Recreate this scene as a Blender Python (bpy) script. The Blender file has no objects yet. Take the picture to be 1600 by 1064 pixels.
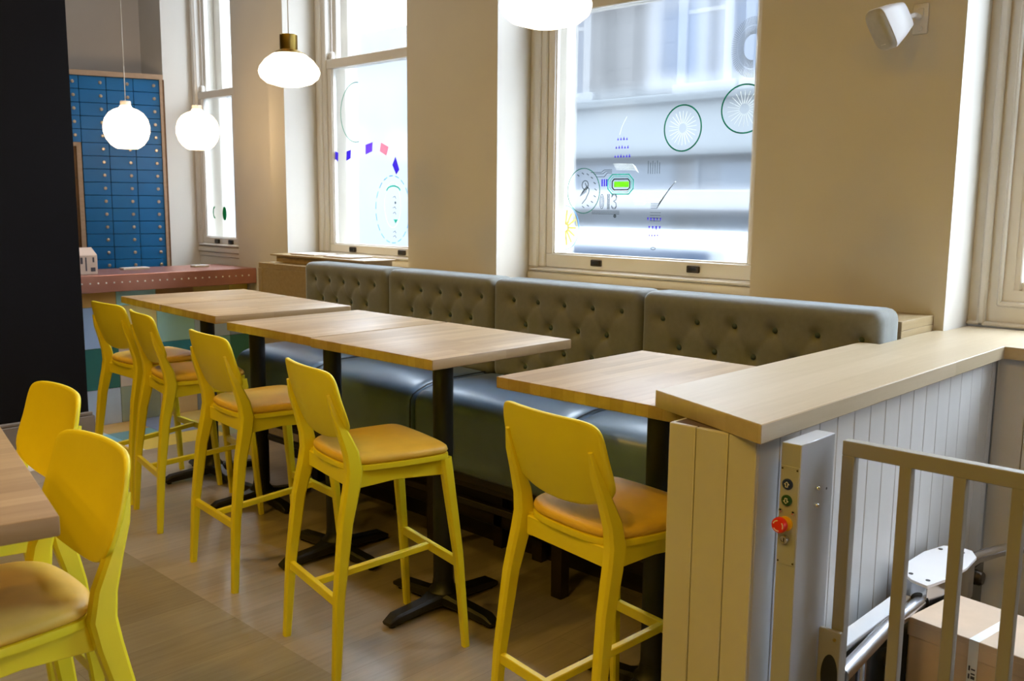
import bpy, bmesh, math, random
from mathutils import Vector, Matrix
random.seed(7)
PI = math.pi
SC = bpy.context.scene
COL = SC.collection

# ---------------------------------------------------------------- camera
cam_d = bpy.data.cameras.new('camera'); cam = bpy.data.objects.new('camera', cam_d); COL.objects.link(cam)
yaw, pitch, roll = math.radians(46.28505), math.radians(8.32448), math.radians(0.52219)
fwv = Vector((math.sin(yaw)*math.cos(pitch), math.cos(yaw)*math.cos(pitch), -math.sin(pitch)))
rt = Vector((math.cos(yaw), -math.sin(yaw), 0)); up = rt.cross(fwv)
r2 = math.cos(roll)*rt + math.sin(roll)*up; u2 = -math.sin(roll)*rt + math.cos(roll)*up
M = Matrix((r2, u2, -fwv)).transposed().to_4x4(); M.translation = Vector((0, 0, 1.62))
cam.matrix_world = M
cam_d.sensor_width = 36; cam_d.sensor_fit = 'HORIZONTAL'; cam_d.lens = 33.025
cam_d.clip_start = 0.05; cam_d.clip_end = 200
cam_d.dof.use_dof = True; cam_d.dof.focus_distance = 3.1; cam_d.dof.aperture_fstop = 7.0
SC.camera = cam

# ---------------------------------------------------------------- light and exposure
SKY = 20.5
world = bpy.data.worlds.new('overcast_sky'); SC.world = world; world.use_nodes = True
bgn = world.node_tree.nodes['Background']; bgn.inputs[0].default_value = (0.77, 0.86, 1.0, 1); bgn.inputs[1].default_value = SKY
wt = world.node_tree; _tc = wt.nodes.new('ShaderNodeTexCoord'); _sp = wt.nodes.new('ShaderNodeSeparateXYZ'); _mm = wt.nodes.new('ShaderNodeMath'); _mm.operation = 'MULTIPLY_ADD'; _mx = wt.nodes.new('ShaderNodeMath'); _mx.operation = 'MAXIMUM'; _mx.inputs[1].default_value = 0
wt.links.new(_tc.outputs['Generated'], _sp.inputs[0]); wt.links.new(_sp.outputs[2], _mx.inputs[0]); wt.links.new(_mx.outputs[0], _mm.inputs[0])
_mm.inputs[1].default_value = SKY*1.0; _mm.inputs[2].default_value = SKY*.30; wt.links.new(_mm.outputs[0], bgn.inputs[1])   # overcast: brightest overhead
SC.view_settings.view_transform = 'Standard'; SC.view_settings.look = 'None'
SC.view_settings.exposure = 0.0; SC.view_settings.gamma = 1.0; SC.view_settings.use_curve_mapping = False
try:
    SC.cycles.use_denoising = True; SC.cycles.max_bounces = 10; SC.cycles.transparent_max_bounces = 16
    SC.cycles.sample_clamp_indirect = 20.0; SC.cycles.caustics_refractive = True; SC.cycles.caustics_reflective = False
except Exception: pass
WARM_FILL_W = 28.5            # each warm fill light added at the ceiling
CEIL = 4.3
WARM_FILLS = [(-1.8, -1.6), (-1.8, 1.0), (-1.8, 3.6), (-.6, -1.6), (-.6, 1.0), (-.6, 3.4), (.4, 5.2)]  # positions of the added, unseen warm fill lights
BAR_FILLS = [(2.5, 5.0), (2.9, 6.6)]; BAR_FILL_W = [10.0, 7.0]  # neutral fill lights added out of view to brighten the bar end

# ---------------------------------------------------------------- node materials
MATS = {}
def newmat(name):
    m = bpy.data.materials.new(name); m.use_nodes = True
    nt = m.node_tree; nt.nodes.clear()
    out = nt.nodes.new('ShaderNodeOutputMaterial'); MATS[name] = m
    return m, nt, out
def L(nt, a, b): nt.links.new(a, b)
def N(nt, t, **kw):
    n = nt.nodes.new(t)
    for k, v in kw.items(): setattr(n, k, v)
    return n
def ramp(nt, fac, stops):
    r = N(nt, 'ShaderNodeValToRGB'); el = r.color_ramp.elements
    while len(el) < len(stops): el.new(0.5)
    for e, (p, c) in zip(el, stops): e.position = p; e.color = (*c, 1)
    L(nt, fac, r.inputs[0]); return r.outputs[0]
def coords(nt, scale=(1, 1, 1), rot=(0, 0, 0), loc=(0, 0, 0)):
    tc = N(nt, 'ShaderNodeTexCoord'); mp = N(nt, 'ShaderNodeMapping')
    mp.inputs['Scale'].default_value = scale; mp.inputs['Rotation'].default_value = rot; mp.inputs['Location'].default_value = loc
    L(nt, tc.outputs['Object'], mp.inputs[0]); return mp.outputs[0]
def noise(nt, vec, s, d=3, rough=.55):
    n = N(nt, 'ShaderNodeTexNoise'); n.inputs['Scale'].default_value = s; n.inputs['Detail'].default_value = d
    n.inputs['Roughness'].default_value = rough; L(nt, vec, n.inputs['Vector']); return n.outputs['Fac']
def pbsdf(nt, out, base=None, rough=.5, metal=0, coat=0, spec=.5):
    p = N(nt, 'ShaderNodeBsdfPrincipled')
    if base is not None: p.inputs['Base Color'].default_value = (*base, 1)
    p.inputs['Roughness'].default_value = rough; p.inputs['Metallic'].default_value = metal
    p.inputs['Coat Weight'].default_value = coat; p.inputs['Specular IOR Level'].default_value = spec
    L(nt, p.outputs[0], out.inputs[0]); return p
def bump(nt, p, h, strength=.2, dist=.002):
    b = N(nt, 'ShaderNodeBump'); b.inputs['Strength'].default_value = strength; b.inputs['Distance'].default_value = dist
    L(nt, h, b.inputs['Height']); L(nt, b.outputs[0], p.inputs['Normal'])
def plain(name, c, rough=.5, metal=0, var=.06, scale=6, coat=0, bs=0, bscale=300, spec=.5, sheen=0):
    m, nt, out = newmat(name); p = pbsdf(nt, out, c, rough, metal, coat, spec)
    p.inputs['Sheen Weight'].default_value = sheen; p.inputs['Sheen Roughness'].default_value = .35; p.inputs['Sheen Tint'].default_value = (.8, .92, 1, 1)
    p.inputs['Coat Roughness'].default_value = .28 if name == 'seat_vinyl' else .05
    v = coords(nt); f = noise(nt, v, scale)
    lo = tuple(x*(1-var) for x in c); hi = tuple(min(1, x*(1+var)) for x in c)
    L(nt, ramp(nt, f, [(.3, lo), (.7, hi)]), p.inputs['Base Color'])
    if bs: bump(nt, p, noise(nt, v, bscale, 2), bs, .001)
    return m
def wood(name, c1, c2, stave=None, axis='x', rough=.4, coat=0, grain=1.0, seed=0, gap=None, streak=.25):
    """oiled wood: grain along axis; optional staves (length, width)"""
    m, nt, out = newmat(name); p = pbsdf(nt, out, c1, rough, 0, coat); p.inputs['Coat Roughness'].default_value = rough*.8
    rot = {'x': (0, 0, 0), 'y': (0, 0, PI/2), 'z': (0, PI/2, 0)}[axis]
    v = coords(nt, rot=rot, loc=(seed, seed*.37, 0))
    v2 = coords(nt, (1.2*grain, 16*grain, 16*grain), rot, (seed, 0, 0))
    f = noise(nt, v2, 3.0, 6, .65)
    mid = tuple((a+b)/2 for a, b in zip(c1, c2))
    g = ramp(nt, f, [(.25, c2), (.5, mid), (.75, c1)])
    if stave:
        b = N(nt, 'ShaderNodeTexBrick'); b.inputs['Scale'].default_value = 1
        b.inputs['Brick Width'].default_value = stave[0]; b.inputs['Row Height'].default_value = stave[1]
        b.inputs['Mortar Size'].default_value = gap[0] if gap else .0006; b.inputs['Mortar Smooth'].default_value = .3
        b.inputs['Color1'].default_value = (*c1, 1); b.inputs['Color2'].default_value = (*c2, 1)
        b.inputs['Mortar'].default_value = (*(gap[1] if gap else c2), 1); b.offset = .37; b.offset_frequency = 2; b.squash = 1
        L(nt, v, b.inputs['Vector'])
        mx = N(nt, 'ShaderNodeMix', data_type='RGBA'); mx.inputs[0].default_value = streak
        L(nt, b.outputs['Color'], mx.inputs[6]); L(nt, g, mx.inputs[7]); g = mx.outputs[2]
    L(nt, g, p.inputs['Base Color'])
    bump(nt, p, f, .12, .001)
    return m

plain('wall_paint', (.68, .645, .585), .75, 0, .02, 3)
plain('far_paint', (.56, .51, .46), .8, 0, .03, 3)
plain('dark_paint', (.0025, .0025, .005), .85, 0, .1, 3, spec=.25)
plain('skirting_paint', (.22, .19, .17), .6)
plain('ceiling_paint', (.28, .27, .26), .8, 0, .02)
plain('white_gloss', (.72, .69, .64), .35, 0, .02, 4)
plain('beadboard_paint', (.60, .59, .58), .45, 0, .03, 4)
plain('groove_dark', (.12, .08, .06), .8)
plain('stone', (.62, .58, .52), .85, 0, .1, 5)
plain('yellow_lacquer', (.87, .755, .025), .42, 0, .03, 5, 0, .05, 500)
plain('mustard_vinyl', (.85, .55, .08), .45, 0, .06, 12, 0, .25, 350)
plain('banquette_fabric', (.185, .19, .175), .72, 0, .06, 40, 0, .3, 700, sheen=1.0)
plain('button_fabric', (.055, .085, .10), .7)
plain('seat_vinyl', (.115, .19, .29), .42, 0, .05, 14, .8, .08, 420)
plain('piping', (.02, .025, .03), .5)
plain('black_metal', (.008, .008, .009), .42, 0, .1, 30, 0, .1, 200)
plain('dark_timber', (.022, .013, .009), .45, 0, .25, 8)
plain('aluminium_paint', (.46, .48, .52), .42, .2, .04, 5)
plain('gate_paint', (.33, .325, .30), .5, .25, .04, 5)
plain('steel', (.55, .56, .60), .22, 1, .03, 5)
plain('chrome', (.8, .8, .8), .12, 1, .02)
plain('dark_glass', (.03, .035, .038), .12, 0, .1, 3)
plain('rivet_steel', (.92, .9, .86), .3, .2)
plain('brass', (.45, .31, .08), .35, 1, .05, 8)
plain('white_plastic', (.72, .71, .72), .4, 0, .02)
plain('grille_grey', (.44, .43, .41), .6, 0, .05, 40, 0, .4, 900)
plain('locker_blue', (.003, .19, .55), .42, 0, .08, 4)
plain('locker_dark', (.003, .02, .06), .7)
plain('lock_metal', (.62, .58, .52), .3, .8)
plain('pale_wood', (.52, .42, .33), .5, 0, .1, 8)
plain('cardboard', (.60, .45, .32), .75, 0, .06, 9)
plain('cardboard_edge', (.30, .19, .11), .8)
plain('carton_print', (.62, .50, .42), .7, 0, .08, 9)
plain('paper', (.80, .79, .76), .6, 0, .01)
plain('ink', (.06, .06, .08), .6)
plain('red_plastic', (.75, .028, .015), .3)
plain('yellow_plastic', (.75, .42, .02), .4)
plain('blue_button', (.012, .03, .13), .35)
plain('green_button', (.01, .07, .035), .35)
plain('black_plastic', (.012, .012, .013), .4)
plain('bronze_catch', (.045, .032, .02), .45, .5)
plain('cord_white', (.7, .68, .64), .5)
plain('niche_wood', (.22, .10, .025), .5, 0, .25, 6)
for nm, c in (('decal_green', (.02, .32, .21)), ('decal_leaf', (.03, .30, .13)), ('decal_purple', (.16, .10, .75)), ('decal_violet', (.36, .20, .80)), ('decal_pink', (.85, .45, .55)),
              ('decal_blue', (.30, .62, .90)), ('decal_teal', (.12, .66, .55)), ('decal_lime', (.40, .85, .12)), ('decal_grey', (.10, .14, .15)), ('decal_silver', (.42, .45, .47)), ('decal_white', (.9, .92, .9)), ('decal_yellow', (.9, .85, .45))):
    m, nt, out = newmat(nm); d_ = N(nt, 'ShaderNodeBsdfDiffuse'); d_.inputs[0].default_value = (*c, 1); t_ = N(nt, 'ShaderNodeBsdfTranslucent'); t_.inputs[0].default_value = (*c, 1)
    x_ = N(nt, 'ShaderNodeMixShader'); x_.inputs[0].default_value = .5; L(nt, d_.outputs[0], x_.inputs[1]); L(nt, t_.outputs[0], x_.inputs[2]); L(nt, x_.outputs[0], out.inputs[0])
wood('table_oak', (.49, .345, .185), (.30, .19, .085), (.42, .043), 'x', .48, .08, 1.0, 0, (.0009, (.26, .16, .075)), .40)
wood('cap_oak', (.55, .455, .32), (.42, .33, .20), (1.5, .105), 'x', .42, .1, 1.0, 3, None, .45)
wood('shelf_oak', (.43, .325, .18), (.33, .24, .12), None, 'y', .45, 0, .8, 2)
wood('locker_frame_oak', (.60, .45, .33), (.48, .34, .23), None, 'z', .5, 0, .8)
wood('locker_side_oak', (.22, .11, .045), (.14, .065, .025), None, 'z', .5, 0, .8)
wood('floor_planks', (.50, .425, .35), (.27, .22, .17), (1.35, .17), 'x', .36, .55, .8, 1, (.0016, (.16, .12, .09)), .55)
wood('floor_planks_pale', (.40, .34, .24), (.22, .185, .12), (1.7, .24), 'x', .48, .15, .8, 5, (.0018, (.13, .10, .07)), .6)

def copper():
    m, nt, out = newmat('copper'); p = pbsdf(nt, out, (.6, .25, .15), .35, .62)
    v = coords(nt, (1, 1, 1)); f = noise(nt, v, 5, 3, .5)
    L(nt, ramp(nt, f, [(.25, (.44, .185, .135)), (.8, (.56, .27, .20))]), p.inputs['Base Color'])
    L(nt, ramp(nt, noise(nt, v, 20, 4), [(.3, (.3,)*3), (.7, (.42,)*3)]), p.inputs['Roughness'])
copper()
def opal():
    m, nt, out = newmat('opal_glass_lit'); e = N(nt, 'ShaderNodeEmission'); e.inputs[0].default_value = (1, .86, .66, 1); e.inputs[1].default_value = 3.2
    L(nt, e.outputs[0], out.inputs[0])
opal()
def opal_globe():
    m, nt, out = newmat('opal_globe_lit'); e = N(nt, 'ShaderNodeEmission'); e.inputs[0].default_value = (1, .70, .40, 1); e.inputs[1].default_value = 9.0
    L(nt, e.outputs[0], out.inputs[0])
opal_globe()
def fill_lens():
    m, nt, out = newmat('fill_lens_lit'); e = N(nt, 'ShaderNodeEmission'); e.inputs[0].default_value = (1, .76, .42, 1); e.inputs[1].default_value = 8.0
    L(nt, e.outputs[0], out.inputs[0])
fill_lens()
def glass_clear():
    m, nt, out = newmat('clear_glass'); t = N(nt, 'ShaderNodeBsdfTransparent'); t.inputs[0].default_value = (.97, .985, .98, 1)
    g = N(nt, 'ShaderNodeBsdfGlossy'); g.inputs['Roughness'].default_value = .02
    lw = N(nt, 'ShaderNodeLayerWeight'); lw.inputs[0].default_value = .5
    pw = N(nt, 'ShaderNodeMath', operation='POWER'); L(nt, lw.outputs['Facing'], pw.inputs[0]); pw.inputs[1].default_value = 5
    fr = N(nt, 'ShaderNodeMath', operation='MULTIPLY_ADD'); L(nt, pw.outputs[0], fr.inputs[0]); fr.inputs[1].default_value = .6; fr.inputs[2].default_value = .03
    mx = N(nt, 'ShaderNodeMixShader'); L(nt, fr.outputs[0], mx.inputs[0]); L(nt, t.outputs[0], mx.inputs[1]); L(nt, g.outputs[0], mx.inputs[2]); L(nt, mx.outputs[0], out.inputs[0])
glass_clear()
def glass_frost():
    m, nt, out = newmat('frosted_film')
    t = N(nt, 'ShaderNodeBsdfTransparent'); t.inputs[0].default_value = (.93, .97, .97, 1)
    tl = N(nt, 'ShaderNodeBsdfTranslucent'); tl.inputs[0].default_value = (.80, .86, .88, 1)
    rf = N(nt, 'ShaderNodeBsdfRefraction'); rf.inputs[0].default_value = (.92, .95, .96, 1); rf.inputs['Roughness'].default_value = .36; rf.inputs['IOR'].default_value = 1.06
    m1 = N(nt, 'ShaderNodeMixShader'); m1.inputs[0].default_value = .72; L(nt, t.outputs[0], m1.inputs[1]); L(nt, rf.outputs[0], m1.inputs[2])
    m2 = N(nt, 'ShaderNodeMixShader'); m2.inputs[0].default_value = .035; L(nt, m1.outputs[0], m2.inputs[1]); L(nt, tl.outputs[0], m2.inputs[2])
    L(nt, m2.outputs[0], out.inputs[0])
glass_frost()
def facade():
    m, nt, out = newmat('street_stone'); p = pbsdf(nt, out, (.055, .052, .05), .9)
    v = coords(nt, rot=(PI/2, 0, PI/2))
    tc = N(nt, 'ShaderNodeTexCoord'); sp = N(nt, 'ShaderNodeSeparateXYZ'); cb = N(nt, 'ShaderNodeCombineXYZ')
    L(nt, tc.outputs['Object'], sp.inputs[0]); L(nt, sp.outputs[1], cb.inputs[0]); L(nt, sp.outputs[2], cb.inputs[1])
    b = N(nt, 'ShaderNodeTexBrick'); b.inputs['Scale'].default_value = 1; b.inputs['Brick Width'].default_value = .9; b.inputs['Row Height'].default_value = .38
    b.inputs['Mortar Size'].default_value = .012; b.inputs['Color1'].default_value = (.066, .062, .06, 1); b.inputs['Color2'].default_value = (.055, .052, .05, 1); b.inputs['Mortar'].default_value = (.028, .027, .026, 1)
    L(nt, cb.outputs[0], b.inputs['Vector']); L(nt, b.outputs['Color'], p.inputs['Base Color'])
facade()
plain('street_window', (.02, .033, .062), .15, 0, .2, 1)
plain('street_white', (.15, .15, .155), .6)
plain('street_shop', (.036, .045, .058), .5, 0, .3, .6)
plain('asphalt', (.09, .095, .11), .9, 0, .1, 2)
plain('pavement', (.09, .09, .092), .9, 0, .06, 2)
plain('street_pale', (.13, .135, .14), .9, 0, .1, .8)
plain('car_paint', (.3, .31, .32), .3)
plain('street_fascia', (.085, .092, .096), .7)
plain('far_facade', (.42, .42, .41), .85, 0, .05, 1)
TILES = {'orange': (.42, .235, .075), 'aqua': (.19, .35, .41), 'brown': (.20, .115, .055), 'olive': (.30, .24, .09), 'periwinkle': (.20, .265, .50), 'sand': (.44, .33, .14), 'pine': (.018, .085, .075),
         'mist': (.25, .30, .37), 'sage': (.17, .20, .15), 'greige': (.33, .28, .24), 'petrol': (.02, .14, .24), 'ice': (.38, .54, .62), 'sky': (.13, .30, .42), 'lavender': (.42, .45, .56), 'slate': (.13, .17, .30), 'teal': (.09, .20, .23), 'amber': (.52, .30, .06)}
for k, c in TILES.items(): plain('tile_'+k, tuple(min(.85, q*2.2) for q in c), .35, 0, .05, 6)
plain('grout', (.25, .24, .22), .8)

# ---------------------------------------------------------------- mesh builder
WM = {}
class B:
    def __init__(s): s.bm = bmesh.new(); s.mi = 0
    def _add(s, bm, mi=None):
        me = bpy.data.meshes.new('t'); bm.to_mesh(me); bm.free()
        n = len(s.bm.faces); s.bm.from_mesh(me); bpy.data.meshes.remove(me); s.bm.faces.ensure_lookup_table()
        for f in s.bm.faces[n:]: f.material_index = s.mi if mi is None else mi
    def box(s, x0, x1, y0, y1, z0, z1, bev=0, mi=None, rot=None, seg=1):
        bm = bmesh.new(); bmesh.ops.create_cube(bm, size=1)
        c = Vector(((x0+x1)/2, (y0+y1)/2, (z0+z1)/2))
        for v in bm.verts: v.co = Vector((v.co.x*(x1-x0), v.co.y*(y1-y0), v.co.z*(z1-z0)))
        if bev: bmesh.ops.bevel(bm, geom=bm.edges[:], offset=bev, segments=seg, profile=.5, affect='EDGES')
        if rot is not None: bmesh.ops.transform(bm, matrix=rot.to_4x4(), verts=bm.verts)
        for v in bm.verts: v.co += c
        s._add(bm, mi); return s
    def prism(s, pts, z0, z1, bev=0, mi=None, mat=None):
        bm = bmesh.new(); a = [bm.verts.new((x, y, z0)) for x, y in pts]; b = [bm.verts.new((x, y, z1)) for x, y in pts]
        n = len(pts); bm.faces.new(a[::-1]); bm.faces.new(b)
        for i in range(n): bm.faces.new((a[i], a[(i+1) % n], b[(i+1) % n], b[i]))
        bmesh.ops.recalc_face_normals(bm, faces=bm.faces)
        if bev: bmesh.ops.bevel(bm, geom=bm.edges[:], offset=bev, segments=1, affect='EDGES')
        if mat is not None: bmesh.ops.transform(bm, matrix=mat, verts=bm.verts)
        s._add(bm, mi); return s
    def tube(s, pts, r, n=12, mi=None, closed=False):
        """round tube; r number or list"""
        pts = [Vector(p) for p in pts]; rs = r if isinstance(r, (list, tuple)) else [r]*len(pts)
        bm = bmesh.new(); rings = []; m = len(pts); prev = None
        for i, p in enumerate(pts):
            t = (pts[(i+1) % m]-pts[i-1]) if closed else (pts[min(i+1, m-1)]-pts[max(i-1, 0)])
            t.normalize()
            if prev is None: prev = Vector((0, 0, 1)) if abs(t.z) < .9 else Vector((1, 0, 0))
            a = (prev - t*prev.dot(t)).normalized(); b = t.cross(a); prev = a
            rings.append([bm.verts.new(p + a*rs[i]*math.cos(2*PI*k/n) + b*rs[i]*math.sin(2*PI*k/n)) for k in range(n)])
        for i in range(m if closed else m-1):
            A, Bq = rings[i], rings[(i+1) % m]
            for k in range(n): bm.faces.new((A[k], A[(k+1) % n], Bq[(k+1) % n], Bq[k]))
        if not closed: bm.faces.new(rings[0][::-1]); bm.faces.new(rings[-1])
        bmesh.ops.recalc_face_normals(bm, faces=bm.faces); s._add(bm, mi); return s
    def bar(s, pts, side, w, d, ch=.18, mi=None):
        """rectangular, chamfered, tapering bar along pts; side = lateral axis, w lateral widths, d depths"""
        pts = [Vector(p) for p in pts]; side = Vector(side); m = len(pts)
        w = w if isinstance(w, (list, tuple)) else [w]*m; d = d if isinstance(d, (list, tuple)) else [d]*m
        bm = bmesh.new(); rings = []
        for i, p in enumerate(pts):
            t = (pts[min(i+1, m-1)]-pts[max(i-1, 0)]).normalized()
            a = (side - t*side.dot(t)).normalized(); b = t.cross(a)
            hw, hd = w[i]/2, d[i]/2; c = ch*min(w[i], d[i])
            q = [(hw, hd-c), (hw-c, hd), (-hw+c, hd), (-hw, hd-c), (-hw, -hd+c), (-hw+c, -hd), (hw-c, -hd), (hw, -hd+c)]
            rings.append([bm.verts.new(p+a*x+b*y) for x, y in q])
        for i in range(m-1):
            for k in range(8): bm.faces.new((rings[i][k], rings[i][(k+1) % 8], rings[i+1][(k+1) % 8], rings[i+1][k]))
        bm.faces.new(rings[0][::-1]); bm.faces.new(rings[-1])
        bmesh.ops.recalc_face_normals(bm, faces=bm.faces); s._add(bm, mi); return s
    def lathe(s, prof, c=(0, 0, 0), n=32, mi=None, mat=None):
        bm = bmesh.new(); rings = []
        for r, z in prof:
            if r < 1e-5: rings.append([bm.verts.new((0, 0, z))])
            else: rings.append([bm.verts.new((r*math.cos(2*PI*k/n), r*math.sin(2*PI*k/n), z)) for k in range(n)])
        for A, Bq in zip(rings, rings[1:]):
            for k in range(n):
                a = A[k % len(A)], A[(k+1) % len(A)]; b = Bq[k % len(Bq)], Bq[(k+1) % len(Bq)]
                vs = []
                for v in (a[0], a[1], b[1], b[0]):
                    if v not in vs: vs.append(v)
                if len(vs) > 2: bm.faces.new(vs)
        if len(rings[0]) > 1: bm.faces.new(rings[0][::-1])
        if len(rings[-1]) > 1: bm.faces.new(rings[-1])
        bmesh.ops.recalc_face_normals(bm, faces=bm.faces)
        if mat is not None: bmesh.ops.transform(bm, matrix=mat, verts=bm.verts)
        for v in bm.verts: v.co += Vector(c)
        s._add(bm, mi); return s
    def cyl(s, p0, p1, r, n=16, mi=None):
        return s.tube([p0, p1], r, n, mi)
    def rbox(s, size, c, r, nx=4, ny=24, nz=16, fn=None, mi=None):
        """rounded cuboid with dense faces; fn(v) deforms local coordinates"""
        def ax(h, n):
            e = [h-r+r*math.sin(a*PI/8) for a in range(0, 5)] if True else []
            inner = [-(h-r)+2*(h-r)*i/n for i in range(n+1)]
            xs = [-x for x in e[::-1]][:-1] + inner + e[1:]
            return xs
        X, Y, Z = ax(size[0]/2, nx), ax(size[1]/2, ny), ax(size[2]/2, nz)
        bm = bmesh.new()
        def sheet(us, vs, f):
            g = [[bm.verts.new(f(u, v)) for v in vs] for u in us]
            for i in range(len(us)-1):
                for j in range(len(vs)-1): bm.faces.new((g[i][j], g[i+1][j], g[i+1][j+1], g[i][j+1]))
        for sg in (-1, 1):
            sheet(Y, Z, lambda u, v: (sg*size[0]/2, u, v)); sheet(X, Z, lambda u, v: (u, sg*size[1]/2, v)); sheet(X, Y, lambda u, v: (u, v, sg*size[2]/2))
        bmesh.ops.remove_doubles(bm, verts=bm.verts, dist=1e-5)
        bmesh.ops.recalc_face_normals(bm, faces=bm.faces)
        H = Vector(size)/2
        for v in bm.verts:
            q = Vector([max(-(H[i]-r), min(H[i]-r, v.co[i])) for i in range(3)]); d = v.co-q
            if d.length > 1e-9: v.co = q + d.normalized()*r
            if fn: v.co = fn(v.co)
            v.co += Vector(c)
        s._add(bm, mi); return s
    def obj(s, name, mats, parent=None, world=True, smooth=40, **props):
        me = bpy.data.meshes.new(name); s.bm.normal_update(); s.bm.to_mesh(me); s.bm.free()
        for m in (mats if isinstance(mats, (list, tuple)) else [mats]): me.materials.append(MATS[m])
        me.polygons.foreach_set('use_smooth', [True]*len(me.polygons)); me.set_sharp_from_angle(angle=math.radians(smooth))
        o = bpy.data.objects.new(name, me); COL.objects.link(o)
        if parent is not None:
            if world: me.transform(WM[parent.name].inverted())
            o.parent = parent; WM[o.name] = WM[parent.name].copy()
        else: WM[o.name] = Matrix.Identity(4)
        for k, v in props.items(): o[k] = v
        return o
def thing(name, label, cat, loc=(0, 0, 0), rz=0, group=None):
    o = bpy.data.objects.new(name, None); COL.objects.link(o); o.empty_display_size = .1
    o.location = loc; o.rotation_euler = (0, 0, rz); WM[o.name] = Matrix.Translation(loc) @ Matrix.Rotation(rz, 4, 'Z')
    if label: o['label'] = label; o['category'] = cat
    if group: o['group'] = group
    return o
def tag(o, label, cat, group=None):
    o['label'] = label; o['category'] = cat
    if group: o['group'] = group
    return o
def struct_root(name):
    o = thing(name, None, None); o['kind'] = 'structure'; return o
def dup(root, loc, rz, label, group=None):
    r = root.copy(); COL.objects.link(r); r.location = loc; r.rotation_euler = (0, 0, rz); r['label'] = label
    if group: r['group'] = group
    for ch in list(root.children):
        c = ch.copy(); COL.objects.link(c); c.parent = r
        for g in list(ch.children):
            d = g.copy(); COL.objects.link(d); d.parent = c
    return r
def smooth_closed(pts, n=6):
    out = []; m = len(pts)
    for i in range(m):
        p0, p1, p2, p3 = (Vector(pts[(i+k-1) % m]) for k in range(4))
        for j in range(n):
            t = j/n
            out.append(.5*((2*p1)+(p2-p0)*t+(2*p0-5*p1+4*p2-p3)*t*t+(3*p1-p0-3*p2+p3)*t**3))
    return out

# ================================================================ SETTING
XP, XG, XO = 3.727, 4.0, 4.34         # pier face, sash plane, outer wall face
FAR = Vector((3.727, 7.92, 0)); DL = Vector((math.sin(math.radians(110.3)), math.cos(math.radians(110.3)), 0)); NL = Vector((DL.y, -DL.x, 0))  # far wall direction, normal into the room
# floors
b = B(); b.prism([(1.78, -7.0), (XP+.2, -7.0), (XP+.2, 5.86), (1.78, 5.86)], -.12, 0); b.obj('floor', 'floor_planks', kind='structure')
b = B(); b.prism([(-3.6, -7.0), (1.78, -7.0), (1.78, 10.9), (-3.6, 10.9)], -.12, 0); b.obj('floor_aisle', 'floor_planks_pale', kind='structure')
b = B(); rnd = random.Random(3)
names = list(TILES); floor_rows = [['lavender', 'ice', 'lavender', 'amber', 'amber', 'sage', 'orange', 'mist'], ['sky', 'sky', 'sky', 'teal', 'slate', 'amber', 'sand', 'ice'], ['mist', 'ice', 'ice', 'orange', 'slate', 'sand', 'sage', 'sky']]
for j in range(16):
    for i in range(8):
        nm = floor_rows[j][i] if j < 3 else names[rnd.randrange(len(names))]
        b.box(1.781+i*.297, 1.781+i*.297+.295, 5.861+j*.29, 5.861+j*.29+.288, -.12, 0, 0, names.index(nm))
b.box(1.78, 4.3, 5.86, 10.5, -.13, -.003, 0, len(names))
b.obj('floor_tiled', ['tile_'+k for k in names]+['grout'], kind='structure')
# ceiling, back and far walls
b = B(); b.box(-3.7, 4.5, -7.2, 11, CEIL, CEIL+.15); b.obj('ceiling', 'ceiling_paint', kind='structure')
BW = (2.0, 3.72, .35, 3.1)     # unseen window added behind the camera to bring in neutral daylight
b = B(); b.box(-3.7, BW[0], -7.15, -7.0, -.12, CEIL); b.box(BW[1], XO-.14, -7.15, -7.0, -.12, CEIL); b.box(BW[0], BW[1], -7.15, -7.0, -.12, BW[2]); b.box(BW[0], BW[1], -7.15, -7.0, BW[3], CEIL); b.obj('wall_back', 'dark_paint', kind='structure')
r5 = struct_root('window_5'); b = B()
for x in (BW[0], BW[0]+.84, BW[1]-.05): b.box(x, x+.05, -7.12, -7.04, BW[2], BW[3], .004)
b.box(BW[0], BW[1], -7.115, -7.045, BW[2], BW[2]+.06, .004); b.box(BW[0], BW[1], -7.115, -7.045, BW[3]-.06, BW[3], .004)
b.obj('window_frame', 'white_gloss', r5)
b = B(); b.box(BW[0], BW[1], -7.083, -7.077, BW[2]+.05, BW[3]-.05); b.obj('pane', 'clear_glass', r5)
b = B(); b.box(-3.75, -3.6, -7.2, 11, -.12, CEIL); b.obj('wall_side', 'dark_paint', kind='structure')
def oriented(x0, x1, d0, d1, z0, z1, base, mi=None, bb=None, bev=0):
    """box in the far-wall frame: x along DL from base, d along normal into the room"""
    R = Matrix((DL, -NL, Vector((0, 0, 1)))).transposed().to_4x4(); R.translation = base
    t = B(); t.box(x0, x1, -d1, -d0, z0, z1, bev); bmesh.ops.transform(t.bm, matrix=R, verts=t.bm.verts)
    bb._add(t.bm, mi)
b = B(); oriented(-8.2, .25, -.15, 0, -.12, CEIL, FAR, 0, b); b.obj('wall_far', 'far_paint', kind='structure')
# dark wall at the left of the picture
b = B(); b.box(-3.6, 2.392, 6.05, 6.17, 0, CEIL); b.obj('wall_left', 'dark_paint', kind='structure')
b = B(); b.box(-3.6, 2.42, 6.02, 6.05, 0, .245, .004); b.box(-3.6, 2.412, 6.03, 6.05, .245, .27, .006); b.box(2.392, 2.42, 6.05, 6.17, 0, .245, .004); b.obj('baseboard_left', 'skirting_paint', kind='structure')
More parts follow.
